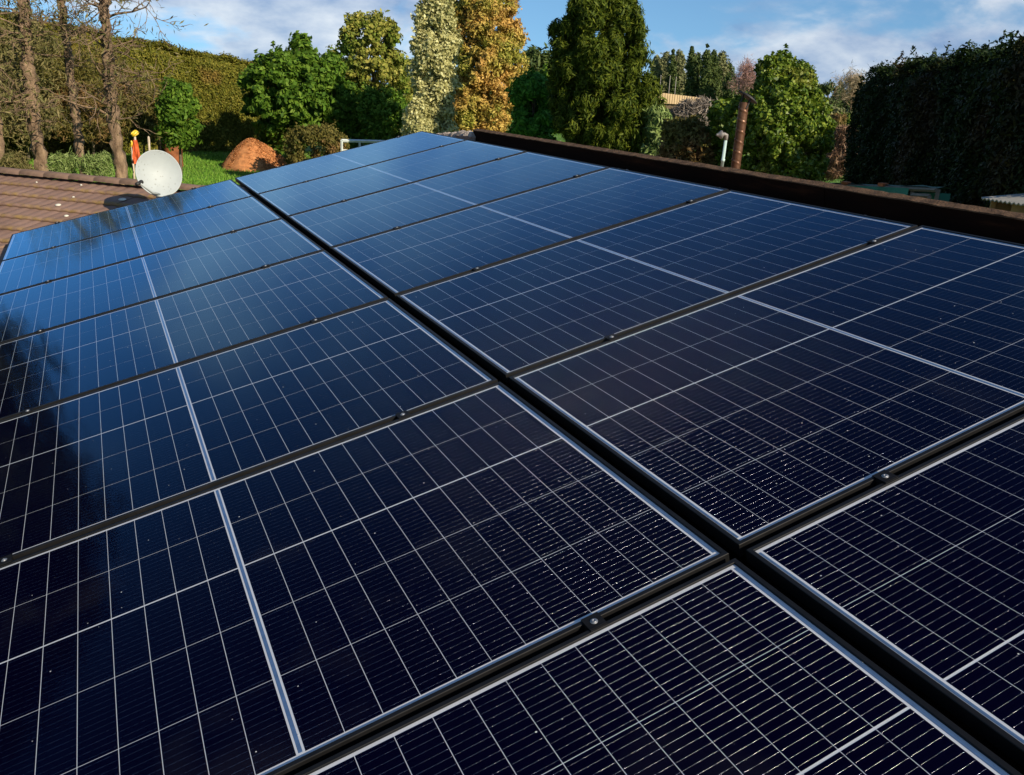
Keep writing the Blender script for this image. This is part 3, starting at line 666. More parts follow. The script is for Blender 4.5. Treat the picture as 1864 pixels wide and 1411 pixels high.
    cw = MB(); cw.lathe([(0.008, -0.004), (0.020, 0.0), (0.027, 0.004), (0.027, 0.008), (0.021, 0.016), (0.015, 0.025), (0.011, 0.028), (0.008, 0.038), (0.006, 0.043), (0.001, 0.043)], 18, Mc); cw.build('cowl', M_cowl, root, True)
pipes()

# ------------------------------------------------------------------ foliage
def unit(a): return a / (np.linalg.norm(a, axis=-1, keepdims=True) + 1e-9)
def leaves(cent, nrm, length, width, droop=0.0, jit=0.6, axis=None):
    """diamond shaped leaves; returns (N*4,3)"""
    n = len(cent); nn = unit(nrm + rng.normal(0, jit, (n, 3)))
    t = rng.normal(0, 1, (n, 3)) if axis is None else axis + rng.normal(0, 0.35, (n, 3))
    t[:, 2] -= droop; t = unit(t - nn * np.sum(t * nn, 1, keepdims=True)); b = np.cross(nn, t)
    s = rng.uniform(0.6, 1.35, (n, 1)); l = t * length * s / 2; w = b * width * s / 2
    fold = nn * (width * 0.25) * s
    return np.stack([cent - l, cent + w * 1.0 + fold * 0.5 - l * 0.1, cent + l, cent - w + fold * 0.5 - l * 0.1], 1).reshape(-1, 3)
def clump_points(cs, rs, per, squash=1.0, shell=(0.5, 1.25)):
    """points on the shells of clumps; cs (K,3), rs (K,)"""
    K = len(cs); d = unit(rng.normal(0, 1, (K, per, 3))); rad = rng.uniform(shell[0], shell[1], (K, per, 1)) * rs[:, None, None]
    off = d * rad; off[..., 2] *= squash
    return (cs[:, None] + off).reshape(-1, 3), d.reshape(-1, 3)
def rows_clumps(rows, d, n, rc, inner=0.35, depth=1.0, front=0.0):
    """clump centres filling a body whose outline in the photograph is rows of (py, xl, xr) at distance d"""
    rows = sorted(rows); py = np.array([r[0] for r in rows], float); xl = np.array([r[1] for r in rows], float); xr = np.array([r[2] for r in rows], float)
    out = []; rr = []
    wmax = (xr - xl).max()
    while len(out) < n:
        y = rng.uniform(py[0], py[-1]); a, b = np.interp(y, py, xl), np.interp(y, py, xr)
        if rng.random() > max(0.22, (b - a) / wmax): continue
        r = rc * rng.uniform(0.65, 1.3); r = min(r, max((b - a) * 0.5, rc * .35)); hw = max((b - a) / 2 - r * 0.6, 0.5)
        if rng.random() < 0.16: r *= 0.6; hw *= 1.10
        rho = inner + (1 - inner) * math.sqrt(rng.random()); phi = rng.uniform(0, 2 * math.pi)
        x = (a + b) / 2 + hw * rho * math.cos(phi); dz = hw * rho * math.sin(phi) * depth
        if dz > 0 and rng.random() < front: dz = -dz
        dd = d + dz * d / F
        yc = min(max(y, py[0] + r * .7), py[-1])
        out.append(P(x, yc, dd)); rr.append(r * d / F)
    return np.array(out), np.array(rr)
def limbs(base, cs, r0, n, spread=0.5):
    """trunk and limbs from the base to some clumps"""
    mb = MB(); base = np.array(base); top = cs[np.argmax(cs[:, 2])]; mid = cs.mean(0)
    path = [base - np.array([0, 0, 0.1])]; hgt = top[2] - base[2]
    for t in (0.2, 0.45, 0.7, 0.92):
        p = base + (np.array([mid[0], mid[1], base[2]]) - base) * t; p[2] = base[2] + hgt * t; p[:2] += rng.normal(0, 0.03 * hgt * .3, 2); path.append(p)
    mb.tube(path, [r0, r0 * .8, r0 * .6, r0 * .38, r0 * .12], 8)
    lim = MB()
    for i in rng.choice(len(cs), min(n, len(cs)), replace=False):  # limbs reach into the clumps
        c = cs[i]; t = np.clip((c[2] - base[2]) / hgt * 0.7, 0.12, 0.85); k = t * 0.92
        st = np.array([np.interp(k, (0, .2, .45, .7, .92), [p[a] for p in path]) for a in range(3)])
        m_ = (st + c) / 2 + np.array([0, 0, 0.08 * np.linalg.norm(c - st)]) + rng.normal(0, 0.05, 3)
        lim.tube([st, m_, c], [r0 * .30, r0 * .18, r0 * .06], 5)
    return mb, lim
def tree(name, label, cat, px, d, rows, n, rc, leaf, per, mat, bark, base_py=None, r0=0.12, nl=20, droop=0.0, jit=0.6, squash=1.0, inner=0.35, axis_out=False, group=None, extra=None, front=0.5, shell=(0.5, 1.25)):
    """leaf in metres (length, width); rc clump radius in photograph pixels"""
    cs, rs = rows_clumps(rows, d, n, rc, inner, front=front)
    if extra is not None:
        for (x, y, r, dd) in extra: cs = np.vstack([cs, P(x, y, d + dd)]); rs = np.append(rs, r * d / F)
    b = G(px, d, rows[-1][0]); root = empty(name, b, label, cat, group); inv = -np.array(b)
    pts, nr = clump_points(cs, rs, per, squash)
    k = len(cs); nsp = 4; per_s = max(8, per // 16)
    dirs = unit(rng.normal(0, 1, (k, nsp, 1, 3)) + np.array([0, 0, 0.25 - droop * .35])); tt = rng.uniform(0.75, 1.75, (k, nsp, per_s, 1)) * rng.uniform(0.75, 1.1, (k, nsp, 1, 1))
    sp = cs[:, None, None] + dirs * tt * rs[:, None, None, None] + rng.normal(0, 0.10, (k, nsp, per_s, 3)) * rs[:, None, None, None]
    pts = np.vstack([pts, sp.reshape(-1, 3)]); nr = np.vstack([nr, np.broadcast_to(dirs, sp.shape).reshape(-1, 3)])
    ax = None
    v = leaves(pts, nr + np.array([0, 0, 0.25]), leaf[0], leaf[1], droop, jit, ax) + inv
    link('crown', np_mesh('crown', v, 4), mat, root)
    t, l = limbs(b, cs, r0, nl)
    for o, nm in ((t, 'trunk'), (l, 'limbs')):
        o.v = [tuple(np.array(p) + inv) for p in o.v]; o.build(nm, bark, root, True)
    return root
BK = bark_mat('grey_bark', (0.10, 0.075, 0.05), (0.24, 0.19, 0.14)); BKD = bark_mat('dark_bark', (0.05, 0.035, 0.022), (0.13, 0.09, 0.06)); BKP = bark_mat('pale_dead_bark', (0.10, 0.060, 0.035), (0.36, 0.25, 0.155), 3.4)

F_broad = foliage_mat('broad_green_leaf', [(0.043, 0.101, 0.011), (0.093, 0.189, 0.017), (0.171, 0.270, 0.032)], transl=0.3)
F_olive = foliage_mat('olive_green_leaf', [(0.127, 0.165, 0.025), (0.254, 0.264, 0.046), (0.439, 0.396, 0.092)], patch=[(0.092, 0.176, 0.019), (0.231, 0.308, 0.039)], patch_scale=0.7)
F_cream = foliage_mat('cream_variegated_leaf', [(0.281, 0.281, 0.099), (0.544, 0.512, 0.215), (0.750, 0.750, 0.396)], patch=[(0.099, 0.149, 0.042), (0.281, 0.281, 0.099)], patch_scale=0.9, patch_lo=0.56, patch_hi=0.7)
F_orange = foliage_mat('bronze_conifer', [(0.366, 0.229, 0.052), (0.603, 0.362, 0.095), (0.750, 0.506, 0.154)], patch=[(0.172, 0.206, 0.028), (0.366, 0.362, 0.061), (0.538, 0.457, 0.106)], patch_scale=0.75, patch_lo=0.44, patch_hi=0.58)
F_shrub = foliage_mat('fresh_green_leaf', [(0.034, 0.126, 0.017), (0.076, 0.235, 0.025), (0.151, 0.370, 0.050)], transl=0.3)
F_conifer = foliage_mat('conifer_spray', [(0.022, 0.042, 0.004), (0.06, 0.095, 0.008), (0.16, 0.19, 0.018)], patch=[(0.045, 0.07, 0.006), (0.12, 0.155, 0.014)], patch_scale=0.8, transl=0.2)
F_glossy = foliage_mat('glossy_yellow_green_leaf', [(0.046, 0.102, 0.009), (0.112, 0.189, 0.014), (0.249, 0.310, 0.032)], patch=[(0.171, 0.175, 0.023), (0.341, 0.323, 0.054)], patch_scale=1.1, patch_lo=0.56, patch_hi=0.68, transl=0.25, rough=0.45, spec=0.35)
F_willow = foliage_mat('pale_willowy_leaf', [(0.109, 0.172, 0.040), (0.203, 0.281, 0.078), (0.343, 0.421, 0.156)])
F_scrub = foliage_mat('brown_green_scrub', [(0.068, 0.075, 0.018), (0.143, 0.128, 0.030), (0.225, 0.188, 0.053)], patch=[(0.195, 0.112, 0.045), (0.300, 0.188, 0.075)], patch_scale=0.8)
F_grey = foliage_mat('grey_twigs', [(0.120, 0.102, 0.084), (0.240, 0.204, 0.168), (0.384, 0.336, 0.276)], transl=0.05)
F_hedge = foliage_mat('clipped_hedge', [(0.068, 0.079, 0.010), (0.145, 0.150, 0.018), (0.232, 0.202, 0.032)], patch=[(0.194, 0.097, 0.031), (0.368, 0.185, 0.068)], patch_scale=0.30, patch_lo=0.50, patch_hi=0.64, transl=0.15)
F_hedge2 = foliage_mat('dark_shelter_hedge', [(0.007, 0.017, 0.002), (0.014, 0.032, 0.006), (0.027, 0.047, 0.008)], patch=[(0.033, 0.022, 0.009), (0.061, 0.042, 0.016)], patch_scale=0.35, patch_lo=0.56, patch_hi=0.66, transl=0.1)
F_far = foliage_mat('far_conifer', [(0.029, 0.052, 0.016), (0.065, 0.098, 0.026), (0.117, 0.150, 0.039)], transl=0.1)
F_farl = foliage_mat('far_pale_tree', [(0.098, 0.119, 0.049), (0.182, 0.196, 0.084), (0.280, 0.280, 0.126)], transl=0.1)
F_dead = foliage_mat('sparse_dry_foliage', [(0.091, 0.099, 0.030), (0.167, 0.152, 0.053), (0.258, 0.213, 0.091)], transl=0.2)

# the row of trees beyond the far end of the roof, left to right
tree('broadleaf_tree', 'broad bright green tree behind the chip heap', 'tree', 545, 37,
     [(66, 546, 556), (80, 530, 566), (92, 532, 560), (104, 478, 600), (115, 455, 625), (140, 436, 640), (170, 428, 652), (200, 440, 655), (225, 465, 650), (262, 480, 640)],
     210, 13, (0.21, 0.12), 170, F_broad, BK, r0=0.14, nl=40, jit=0.5, droop=0.4, squash=0.7,
     extra=[(552, 70, 6, 0), (545, 84, 6, 0.2), (560, 90, 7, -.2), (533, 82, 4, 0), (551, 98, 8, 0), (536, 108, 8, 0), (566, 106, 8, 0)])
tree('round_headed_tree', 'olive green round headed tree with open twisted crown', 'tree', 680, 41,
     [(24, 650, 690), (40, 630, 722), (60, 618, 738), (78, 612, 735), (92, 606, 700), (104, 598, 735), (125, 598, 748), (150, 605, 755), (185, 620, 755), (245, 640, 760)],
     170, 11.5, (0.19, 0.11), 130, F_olive, BK, r0=0.17, nl=40, jit=0.7, inner=0.45, squash=0.75)
tree('cream_leaved_tree', 'tall cream leaved tree left of the bronze conifer', 'tree', 792, 25,
     [(-60, 775, 815), (0, 764, 830), (25, 756, 832), (60, 752, 834), (100, 750, 836), (140, 752, 832), (180, 760, 826), (250, 765, 826)],
     160, 12, (0.10, 0.06), 300, F_cream, BK, r0=0.12, nl=20, jit=0.7)
tree('bronze_conifer', 'tall orange bronze conifer between the cream tree and the dark conifer', 'tree', 880, 30,
     [(-90, 860, 885), (-40, 830, 915), (0, 815, 936), (40, 815, 950), (80, 820, 958), (120, 815, 957), (160, 806, 950), (200, 790, 945), (235, 790, 935), (262, 800, 930)],
     320, 12, (0.12, 0.05), 260, F_orange, BKD, r0=0.16, nl=20, jit=0.6, droop=0.3, inner=0.1)
tree('cream_shrub', 'small cream shrub low beside the cream tree', 'shrub', 760, 24, [(182, 750, 765), (200, 738, 782), (225, 732, 790), (262, 735, 790)], 40, 9, (0.10, 0.06), 180, F_cream, BK, r0=0.03, nl=6)
tree('green_shrub', 'dense bright green shrub between bronze conifer and dark conifer', 'shrub', 968, 24,
     [(138, 950, 985), (155, 936, 1000), (180, 930, 1008), (215, 932, 1010), (262, 935, 1008)], 80, 12, (0.12, 0.06), 260, F_shrub, BK, r0=0.06, nl=10, jit=0.45, droop=0.4)
tree('dark_conifer', 'big dark green conical conifer with drooping sprays', 'tree', 1095, 22,
     [(-110, 1080, 1096), (-60, 1058, 1128), (0, 1034, 1160), (30, 1014, 1172), (60, 1001, 1181), (110, 996, 1186), (150, 998, 1198), (190, 1000, 1208), (230, 1010, 1208), (262, 1034, 1196), (285, 1056, 1172)],
     400, 11.5, (0.15, 0.034), 280, F_conifer, BKD, r0=0.18, nl=20, jit=0.5, droop=1.1, squash=1.5, inner=0.1)
tree('palm_like_tree', 'small dark tree behind the green shrub', 'tree', 972, 55, [(92, 962, 985), (110, 948, 1005), (140, 948, 1008), (175, 955, 1005)], 30, 12, (0.5, 0.12), 90, F_far, BKD, r0=0.1, nl=8, droop=0.5)
tree('willowy_shrub', 'pale willowy shrub at the right foot of the dark conifer', 'shrub', 1195, 21, [(200, 1185, 1205), (215, 1172, 1218), (238, 1167, 1220), (270, 1170, 1225), (300, 1180, 1220)], 45, 12, (0.20, 0.05), 150, F_willow, BK, r0=0.04, nl=10, droop=0.9)
tree('scrub_bush', 'brownish green scrubby bush beside the vent pipe', 'bush', 1255, 17, [(215, 1215, 1275), (235, 1205, 1290), (265, 1200, 1300), (310, 1195, 1310)], 60, 13, (0.11, 0.035), 220, F_scrub, BKD, r0=0.03, nl=12, jit=0.9)
tree('twiggy_bush', 'grey leafless twiggy bush below the timber fence', 'bush', 1258, 27, [(185, 1268, 1295), (195, 1236, 1305), (210, 1222, 1300), (240, 1212, 1290)], 40, 12, (0.28, 0.022), 170, F_grey, BK, r0=0.03, nl=14, jit=1.0)
tree('glossy_bush', 'large yellow green broadleaf bush behind the rusty flue', 'tree', 1420, 15.5,
     [(100, 1400, 1432), (112, 1382, 1448), (132, 1376, 1475), (150, 1366, 1490), (175, 1345, 1502), (200, 1318, 1510), (230, 1308, 1516), (262, 1330, 1518), (290, 1345, 1508), (315, 1350, 1498), (345, 1358, 1480)],
     320, 10.5, (0.074, 0.040), 250, F_glossy, BK, r0=0.07, nl=40, jit=0.65, droop=0.2)
tree('flue_bush', 'low dark green bush between the vent pipe and the flue', 'bush', 1315, 17, [(188, 1300, 1345), (210, 1288, 1350), (240, 1288, 1350), (320, 1290, 1350)], 60, 10, (0.09, 0.05), 200, F_glossy, BK, r0=0.04, nl=10)
tree('small_green_tree', 'small green tree behind the rusty drum', 'tree', 325, 33, [(150, 305, 330), (172, 290, 355), (200, 285, 362), (235, 288, 364), (258, 300, 355)], 70, 10, (0.16, 0.08), 150, F_broad, BK, r0=0.06, nl=12, droop=0.4)
tree('low_clipped_bush', 'low brown green bush right of the chip heap', 'bush', 560, 33, [(232, 545, 600), (245, 520, 625), (262, 515, 640), (300, 512, 640)], 60, 10, (0.10, 0.05), 220, F_scrub, BKD, r0=0.03, nl=8, jit=0.9)
tree('background_shrub', 'green shrub under the olive tree behind the white frame', 'shrub', 690, 36, [(165, 660, 730), (195, 640, 755), (230, 630, 760), (270, 630, 760)], 90, 12, (0.16, 0.09), 150, F_broad, BK, r0=0.05, nl=10)
tree('shaded_shrub', 'dark shrub behind the foot of the bronze conifer', 'shrub', 855, 33, [(170, 810, 850), (200, 800, 850), (262, 800, 850)], 25, 13, (0.2, 0.1), 130, F_broad, BK, r0=0.05, nl=6)

tree('backdrop_shrub', 'dark green tree behind the gap left of the big dark conifer', 'tree', 1000, 42, [(118, 985, 1015), (140, 965, 1030), (180, 955, 1040), (235, 955, 1040)], 60, 12, (0.18, 0.09), 130, F_broad, BKD, r0=0.1, nl=10)
tree('backdrop_shrub', 'dark green tree behind the gap right of the big dark conifer', 'tree', 1178, 40, [(150, 1165, 1185), (170, 1155, 1196), (205, 1150, 1205), (250, 1150, 1230)], 50, 11, (0.16, 0.08), 130, F_scrub, BKD, r0=0.1, nl=10)
tree('backdrop_shrub', 'olive tree filling behind the olive and cream trees', 'tree', 745, 47, [(112, 725, 765), (140, 705, 790), (190, 700, 800), (235, 700, 800)], 60, 12, (0.2, 0.1), 130, F_olive, BKD, r0=0.1, nl=10)
# ------------------------------------------------------------------ hedges
def hedge(name, label, pts, tops, th, mat, n, leaf, bottom=-3.3, rough=0.25, sprouts=0):
    """pts: plan polyline of the near face (x, y); tops: top z at each; th thickness behind the face"""
    pts = np.array(pts, float); tops = np.array(tops, float)
    seg = np.r_[0, np.cumsum(np.hypot(*np.diff(pts, axis=0).T))]; Lh = seg[-1]
    t0 = pts[-1] - pts[0]; t0 = t0 / np.linalg.norm(t0); nn = np.array([-t0[1], t0[0]])
    if (CAM[:2] - pts.mean(0)) @ nn < 0: nn = -nn          # nn points to the camera side
    def at(s): return np.stack([np.interp(s, seg, pts[:, 0]), np.interp(s, seg, pts[:, 1])], -1), np.interp(s, seg, tops)
    def lump(a, b): return rough * (np.sin(a * 1.3 + 0.5 * np.sin(b * 1.7)) * 0.5 + np.sin(a * 3.1 + b * 2.3) * 0.3 + np.sin(a * 6.7 - b * 5.1) * 0.2)
    root = empty(name, (pts[0][0], pts[0][1], bottom), label, 'hedge'); inv = -np.array([pts[0][0], pts[0][1], bottom])
    # woody core
    S = np.linspace(0, Lh, max(8, int(Lh / 0.7))); mb = MB()
    for s in S:
        p, tz = at(s)
        for (o, z) in ((-0.25, bottom), (-0.30, tz - 0.35), (-0.55, tz - 0.25), (-th + 0.3, tz - 0.25), (-th + 0.25, bottom)):
            mb.v.append(tuple(np.array([p[0] + nn[0] * o, p[1] + nn[1] * o, z]) + inv))
    for i in range(len(S) - 1):
        for j in range(4): mb.f.append((5 * i + j, 5 * i + j + 1, 5 * i + 6 + j, 5 * i + 5 + j))
    mb.f.append((0, 1, 2, 3, 4)); k = 5 * (len(S) - 1); mb.f.append((k + 4, k + 3, k + 2, k + 1, k))
    mb.build('branches', BKD, root)
    # leaves on the face, the top and both ends
    nf, ntp, ne = int(n * 0.62), int(n * 0.26), int(n * 0.12); allp = []; alln = []
    s = rng.uniform(0, Lh, nf); p, tz = at(s); q = rng.random(nf); z = bottom + (tz - bottom) * q
    o = lump(s, z) - 0.1 - 0.35 * np.clip((q - 0.93) / 0.07, 0, 1) + rng.normal(0, 0.06, nf)
    allp.append(np.c_[p + nn * o[:, None], z]); alln.append(np.tile([nn[0], nn[1], 0.35], (nf, 1)))
    s = rng.uniform(0, Lh, ntp); p, tz = at(s); o = rng.uniform(-th, -0.1, ntp); z = tz + lump(s * 1.4, o * 2) * 0.8 + rng.normal(0, 0.07, ntp)
    allp.append(np.c_[p + nn * o[:, None], z]); alln.append(np.tile([0, 0, 1.0], (ntp, 1)))
    e = rng.integers(0, 2, ne); s = np.where(e == 1, Lh, 0.0); p, tz = at(s); o = rng.uniform(-th, 0, ne); z = bottom + (tz - bottom) * rng.random(ne)
    out = (lump(o * 2, z) + rng.normal(0, 0.06, ne) + 0.1) * np.where(e == 1, 1, -1)
    allp.append(np.c_[p + nn * o[:, None] + t0 * out[:, None], z]); alln.append(np.c_[t0[None] * np.where(e == 1, 1, -1)[:, None], np.full(ne, 0.3)])
    if sprouts:
        for _ in range(sprouts):
            s1 = rng.uniform(0, Lh); p, tz = at(s1); o = rng.uniform(-th * .6, -0.1); k = 40; hh = rng.uniform(0.15, 0.5); tt = rng.random(k)
            c = np.c_[np.full(k, p[0] + nn[0] * o), np.full(k, p[1] + nn[1] * o), tz + tt * hh] + rng.normal(0, 0.06, (k, 3)) * (1.2 - tt[:, None])
            allp.append(c); alln.append(unit(rng.normal(0, 1, (k, 3))))
    v = leaves(np.vstack(allp), np.vstack(alln), leaf[0], leaf[1], 0.1, 0.7) + inv
    link('foliage', np_mesh('foliage', v, 4), mat, root)
    return root
def XY(px, d, py=None): return P(px, hor(px) if py is None else py, d)[:2]
hp = [(-60, 10, 37), (60, 40, 38.5), (180, 62, 40), (290, 84, 41), (380, 101, 42), (450, 116, 43), (500, 128, 44)]
hedge('shelter_hedge', 'tall clipped green and brown hedge behind the dead trunks', [XY(a, d, b) for a, b, d in hp], [P(a, b, d)[2] for a, b, d in hp], 2.5, F_hedge, 190000, (0.13, 0.05), rough=0.22)
hp = [(1566, 138, 25.5), (1640, 124, 21.5), (1720, 112, 18.2), (1800, 98, 15.4), (1864, 80, 13.6), (2000, 60, 10.8)]
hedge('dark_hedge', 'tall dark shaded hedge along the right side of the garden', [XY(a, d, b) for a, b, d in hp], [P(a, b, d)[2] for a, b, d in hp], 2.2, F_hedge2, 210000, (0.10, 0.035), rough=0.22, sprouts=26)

# ------------------------------------------------------------------ dead trees at the left
def branch(mb, p, d, ln, r, depth, up=0.0, bend=0.25, tips=None):
    n = 4; pts = [p]; dd = d
    for i in range(n):
        dd = unit(dd + rng.normal(0, bend, 3) * 0.5 + np.array([0, 0, up])); pts.append(pts[-1] + dd * ln / n)
    mb.tube(pts, [r * (1 - 0.75 * i / n) for i in range(n + 1)], 4 if depth < 2 else 5, cap=False)
    if tips is not None and depth == 0: tips.append(pts[-1])
    if depth > 0:
        for k in range(rng.integers(3, 6)):
            i = rng.integers(1, n + 1); sd_ = unit(dd + rng.normal(0, 0.8, 3))
            branch(mb, pts[i], sd_, ln * rng.uniform(0.35, 0.65), max(r * 0.45, 0.010), depth - 1, up, bend, tips)
def dead_tree(label, path, d, w0, w1, nb, blen=1.4, depth=2, fol=0, top_z=9.0, name='dead_tree', cat='tree', low=0.25, group='dead trees behind the outbuilding'):
    """path: pixels up the trunk, first at the ground"""
    b = G(path[0][0], d, path[0][1]); pts = [b + np.array([0, 0, -0.15])]
    for (x, y) in path[1:]: pts.append(P(x, y, d))
    pts.append(pts[-1] + (pts[-1] - pts[-2]) / np.linalg.norm(pts[-1] - pts[-2]) * 0.35)
    fine = []; rad = []; pts = np.array(pts); nseg = 70
    tt = np.linspace(0, len(pts) - 1, nseg); zr = pts[-1][2] - pts[0][2]
    for t in tt:
        q = np.array([np.interp(t, range(len(pts)), pts[:, k]) for k in range(3)]); fr = (q[2] - pts[0][2]) / zr
        q[:2] += rng.normal(0, 0.018, 2); fine.append(q); rad.append((w0 * (1 - fr) + w1 * fr) * (1 + 0.5 * math.exp(-fr * 25)) * rng.uniform(0.93, 1.09) * d / F / 2 * 0.86)
    root = empty(name, b, label, cat, group); inv = -b
    tb = MB(); tb.tube([f + inv for f in fine], rad, 11)
    tb.v = [tuple(np.array(p) + rng.normal(0, 0.15 * w0 * d / F / 2, 3)) for p in tb.v]
    lb = tb if nb < 12 else MB(); tips = []
    for _ in range(nb):
        i = int(rng.uniform(low, 0.97) * nseg); a = rng.uniform(0, 2 * math.pi); dr = np.array([math.cos(a), math.sin(a), rng.uniform(-0.35, 0.35)])
        branch(lb, fine[i] + inv, unit(dr), blen * rng.uniform(0.4, 1.2), max(0.014, rad[i] * rng.uniform(0.12, 0.32)), depth, 0.02, 0.5, tips)
    lb.v = [(x, y, z if z + b[2] < 2.4 else 2.4 - b[2] + (z + b[2] - 2.4) * .2) for x, y, z in lb.v]
    tb.build('trunk', BKP, root, True)
    if lb is not tb: lb.build('branches', BKP, root, True)
    if fol and tips:
        tp = np.array(tips)[rng.integers(0, len(tips), fol)] + rng.normal(0, 0.13, (fol, 3)); zw = tp[:, 2] + b[2]; tp[:, 2] = np.where(zw > 2.4, 2.4 + (zw - 2.4) * .2, zw) - b[2]; v = leaves(tp, unit(rng.normal(0, 1, (fol, 3))), 0.16, 0.03, 0.2, 0.6)
        link('dry_needles', np_mesh('dry_needles', v, 4), F_dead, root)
    return root
dead_tree('leaning bare grey trunk with broken branches, leftmost of the three', [(80, 312), (62, 230), (52, 120), (42, 0)], 25.5, 24, 16, 22, 1.4, 2, 2200, top_z=3.2)
dead_tree('thin pale bare trunk with stripped bark, middle of the three', [(150, 303), (138, 215), (124, 100), (110, 0)], 26.0, 16, 11, 9, 0.8, 1, 0, top_z=3.2)
dead_tree('bare knotty trunk with whorled dead branches beside the satellite dish', [(222, 325), (208, 220), (196, 100), (188, 0)], 24.5, 24, 15, 36, 1.3, 2, 1200, top_z=3.2, low=0.2)
dead_tree('slim bare trunk cut by the left picture edge', [(0, 305), (-6, 200), (-10, 100), (-14, 0)], 25.0, 13, 9, 12, 1.2, 2, 600, top_z=3.2)
# thicket behind and below the trunks
tree('scrub_thicket', 'brown green thicket behind the leftmost dead trunk', 'bush', 45, 37, [(40, -40, 70), (80, -60, 110), (140, -60, 120), (200, -60, 110), (242, -50, 100)], 120, 19, (0.20, 0.05), 130, F_dead, BK, r0=0.06, nl=50, jit=1.0)
tree('scrub_thicket', 'olive thicket between the middle and right dead trunks', 'bush', 165, 37, [(95, 120, 200), (130, 100, 240), (180, 95, 275), (225, 100, 290), (242, 100, 280)], 120, 17, (0.20, 0.035), 120, F_scrub, BK, r0=0.06, nl=50, jit=1.0)
tree('scrub_thicket', 'low thicket to the right of the knotty dead trunk', 'bush', 262, 36, [(165, 235, 285), (200, 225, 300), (235, 225, 290), (252, 230, 285)], 50, 14, (0.18, 0.05), 110, F_scrub, BK, r0=0.05, nl=40, jit=1.0)
for (a, d, lab) in ((30, 24.5, 'tuft of dry weeds at the foot of the leftmost trunk'), (120, 24, 'tuft of dark weeds between the leftmost and middle trunks'), (178, 23.5, 'tuft of weeds between the middle and knotty trunks')):
    tree('weed_clump', lab, 'weeds', a, d, [(284, a - 24, a + 20), (298, a - 32, a + 28), (320, a - 30, a + 28)], 24, 8, (0.15, 0.02), 90, F_dead if a < 60 else F_willow, BKD, r0=0.01, nl=6, jit=1.0)
# the dense dark tree just left of the view (seen as the dark reflection in the glass)
def macrocarpa():
    az = math.radians(-29); d = 26; c = np.array([CAM[0] + d * math.sin(az), CAM[1] + d * math.cos(az), -2.65]); n = 420
    z = rng.uniform(0.2, 14.6, n); R = np.interp(z, (0, 7.6, 10.45, 11.7, 13.4, 14.8), (8.0, 8.9, 7.4, 6.7, 4.6, 1.0)); q = rng.uniform(0, 6.283, n); rho = np.sqrt(rng.uniform(0.3, 1, n)); rs = rng.uniform(0.8, 1.5, n) * np.clip(R / 4, .4, 1)
    cs = np.c_[(R - rs * .7) * rho * np.cos(q), (R - rs * .7) * rho * np.sin(q), z]
    root = empty('macrocarpa_tree', c, 'dense dark tree left of the view, mirrored in the left panels', 'tree')
    p, nr = clump_points(cs, rs, 150); link('crown', np_mesh('crown', leaves(p, nr, 0.5, 0.22, 0.2, 0.8), 4), F_dark, root)
    t, l = limbs((0, 0, 0), cs, 0.5, 60); t.build('trunk', BKD, root, True); l.build('limbs', BKD, root, True)
F_dark = foliage_mat('dark_brown_foliage', [(0.02, 0.018, 0.008), (0.04, 0.03, 0.012), (0.07, 0.045, 0.02)], transl=0.05)
macrocarpa()

# ------------------------------------------------------------------ far country at the right
def far_tree(label, px, d, top, bot, w, mat, n=60, rc=5.5, leafpx=3.4, per=90, conical=True, group='far trees on the rise'):
    if conical: rows = [(top, px - 1, px + 1), (top + (bot - top) * .2, px - w * .22, px + w * .22), (top + (bot - top) * .55, px - w * .42, px + w * .42), (bot, px - w * .5, px + w * .5)]
    else: rows = [(top, px - w * .2, px + w * .2), (top + (bot - top) * .25, px - w * .45, px + w * .45), (top + (bot - top) * .7, px - w * .5, px + w * .5), (bot, px - w * .35, px + w * .35)]
    l = leafpx * d / F
    return tree('far_tree', label, 'tree', px, d, rows, n, rc, (l * 1.3, l * .6), per, mat, BK, r0=0.2, nl=6, droop=0.5, jit=0.7, squash=1.2, group=group)
for (px, d, top, bot, w, mt, con, lab) in (
    (1195, 118, 104, 182, 26, F_farl, False, 'pale far tree right beside the dark conifer top'),
    (1212, 122, 98, 182, 24, F_farl, False, 'second pale far tree from the dark conifer'),
    (1225, 116, 92, 182, 16, F_far, True, 'slender far conifer among pale trees'),
    (1238, 121, 95, 182, 22, F_farl, False, 'pale far tree left of the paired far conifers'),
    (1259, 108, 86, 182, 26, F_far, True, 'far conifer with bare lower stem, left of the pair'),
    (1270, 110, 88, 184, 26, F_far, True, 'blunt topped far conifer, right of the pair'),
    (1287, 106, 82, 184, 26, F_far, True, 'tallest far conifer on the rise'),
    (1299, 107, 86, 186, 28, F_far, True, 'pointed far conifer right of the tallest one'),
    (1314, 110, 90, 188, 24, F_farl, False, 'pale topped far tree at the right end of the conifers'),
    (1330, 104, 138, 192, 30, F_far, False, 'low dark far tree below the pink bare tree'),
    (1505, 118, 152, 212, 52, F_far, False, 'far evergreen behind the right edge of the large bush'),
    (1530, 126, 149, 212, 46, F_far, True, 'far conifer left of the pale bare tree'),
    (1568, 122, 150, 214, 56, F_far, False, 'far evergreen right of the pale bare tree'),
    (1600, 120, 148, 214, 50, F_far, False, 'far evergreen half hidden by the dark hedge'),
    (1362, 112, 136, 196, 46, F_far, False, 'dark far tree behind the left shoulder of the large bush'),
    (1203, 128, 110, 182, 34, F_far, False, 'dark far tree behind the poles'),
    (1232, 130, 112, 182, 36, F_far, False, 'dark far tree behind the middle pole'),
    (1322, 114, 112, 190, 34, F_far, False, 'dark far tree filling right of the conifers')):
    far_tree(lab, px, d, top, bot, w, mt, conical=con)
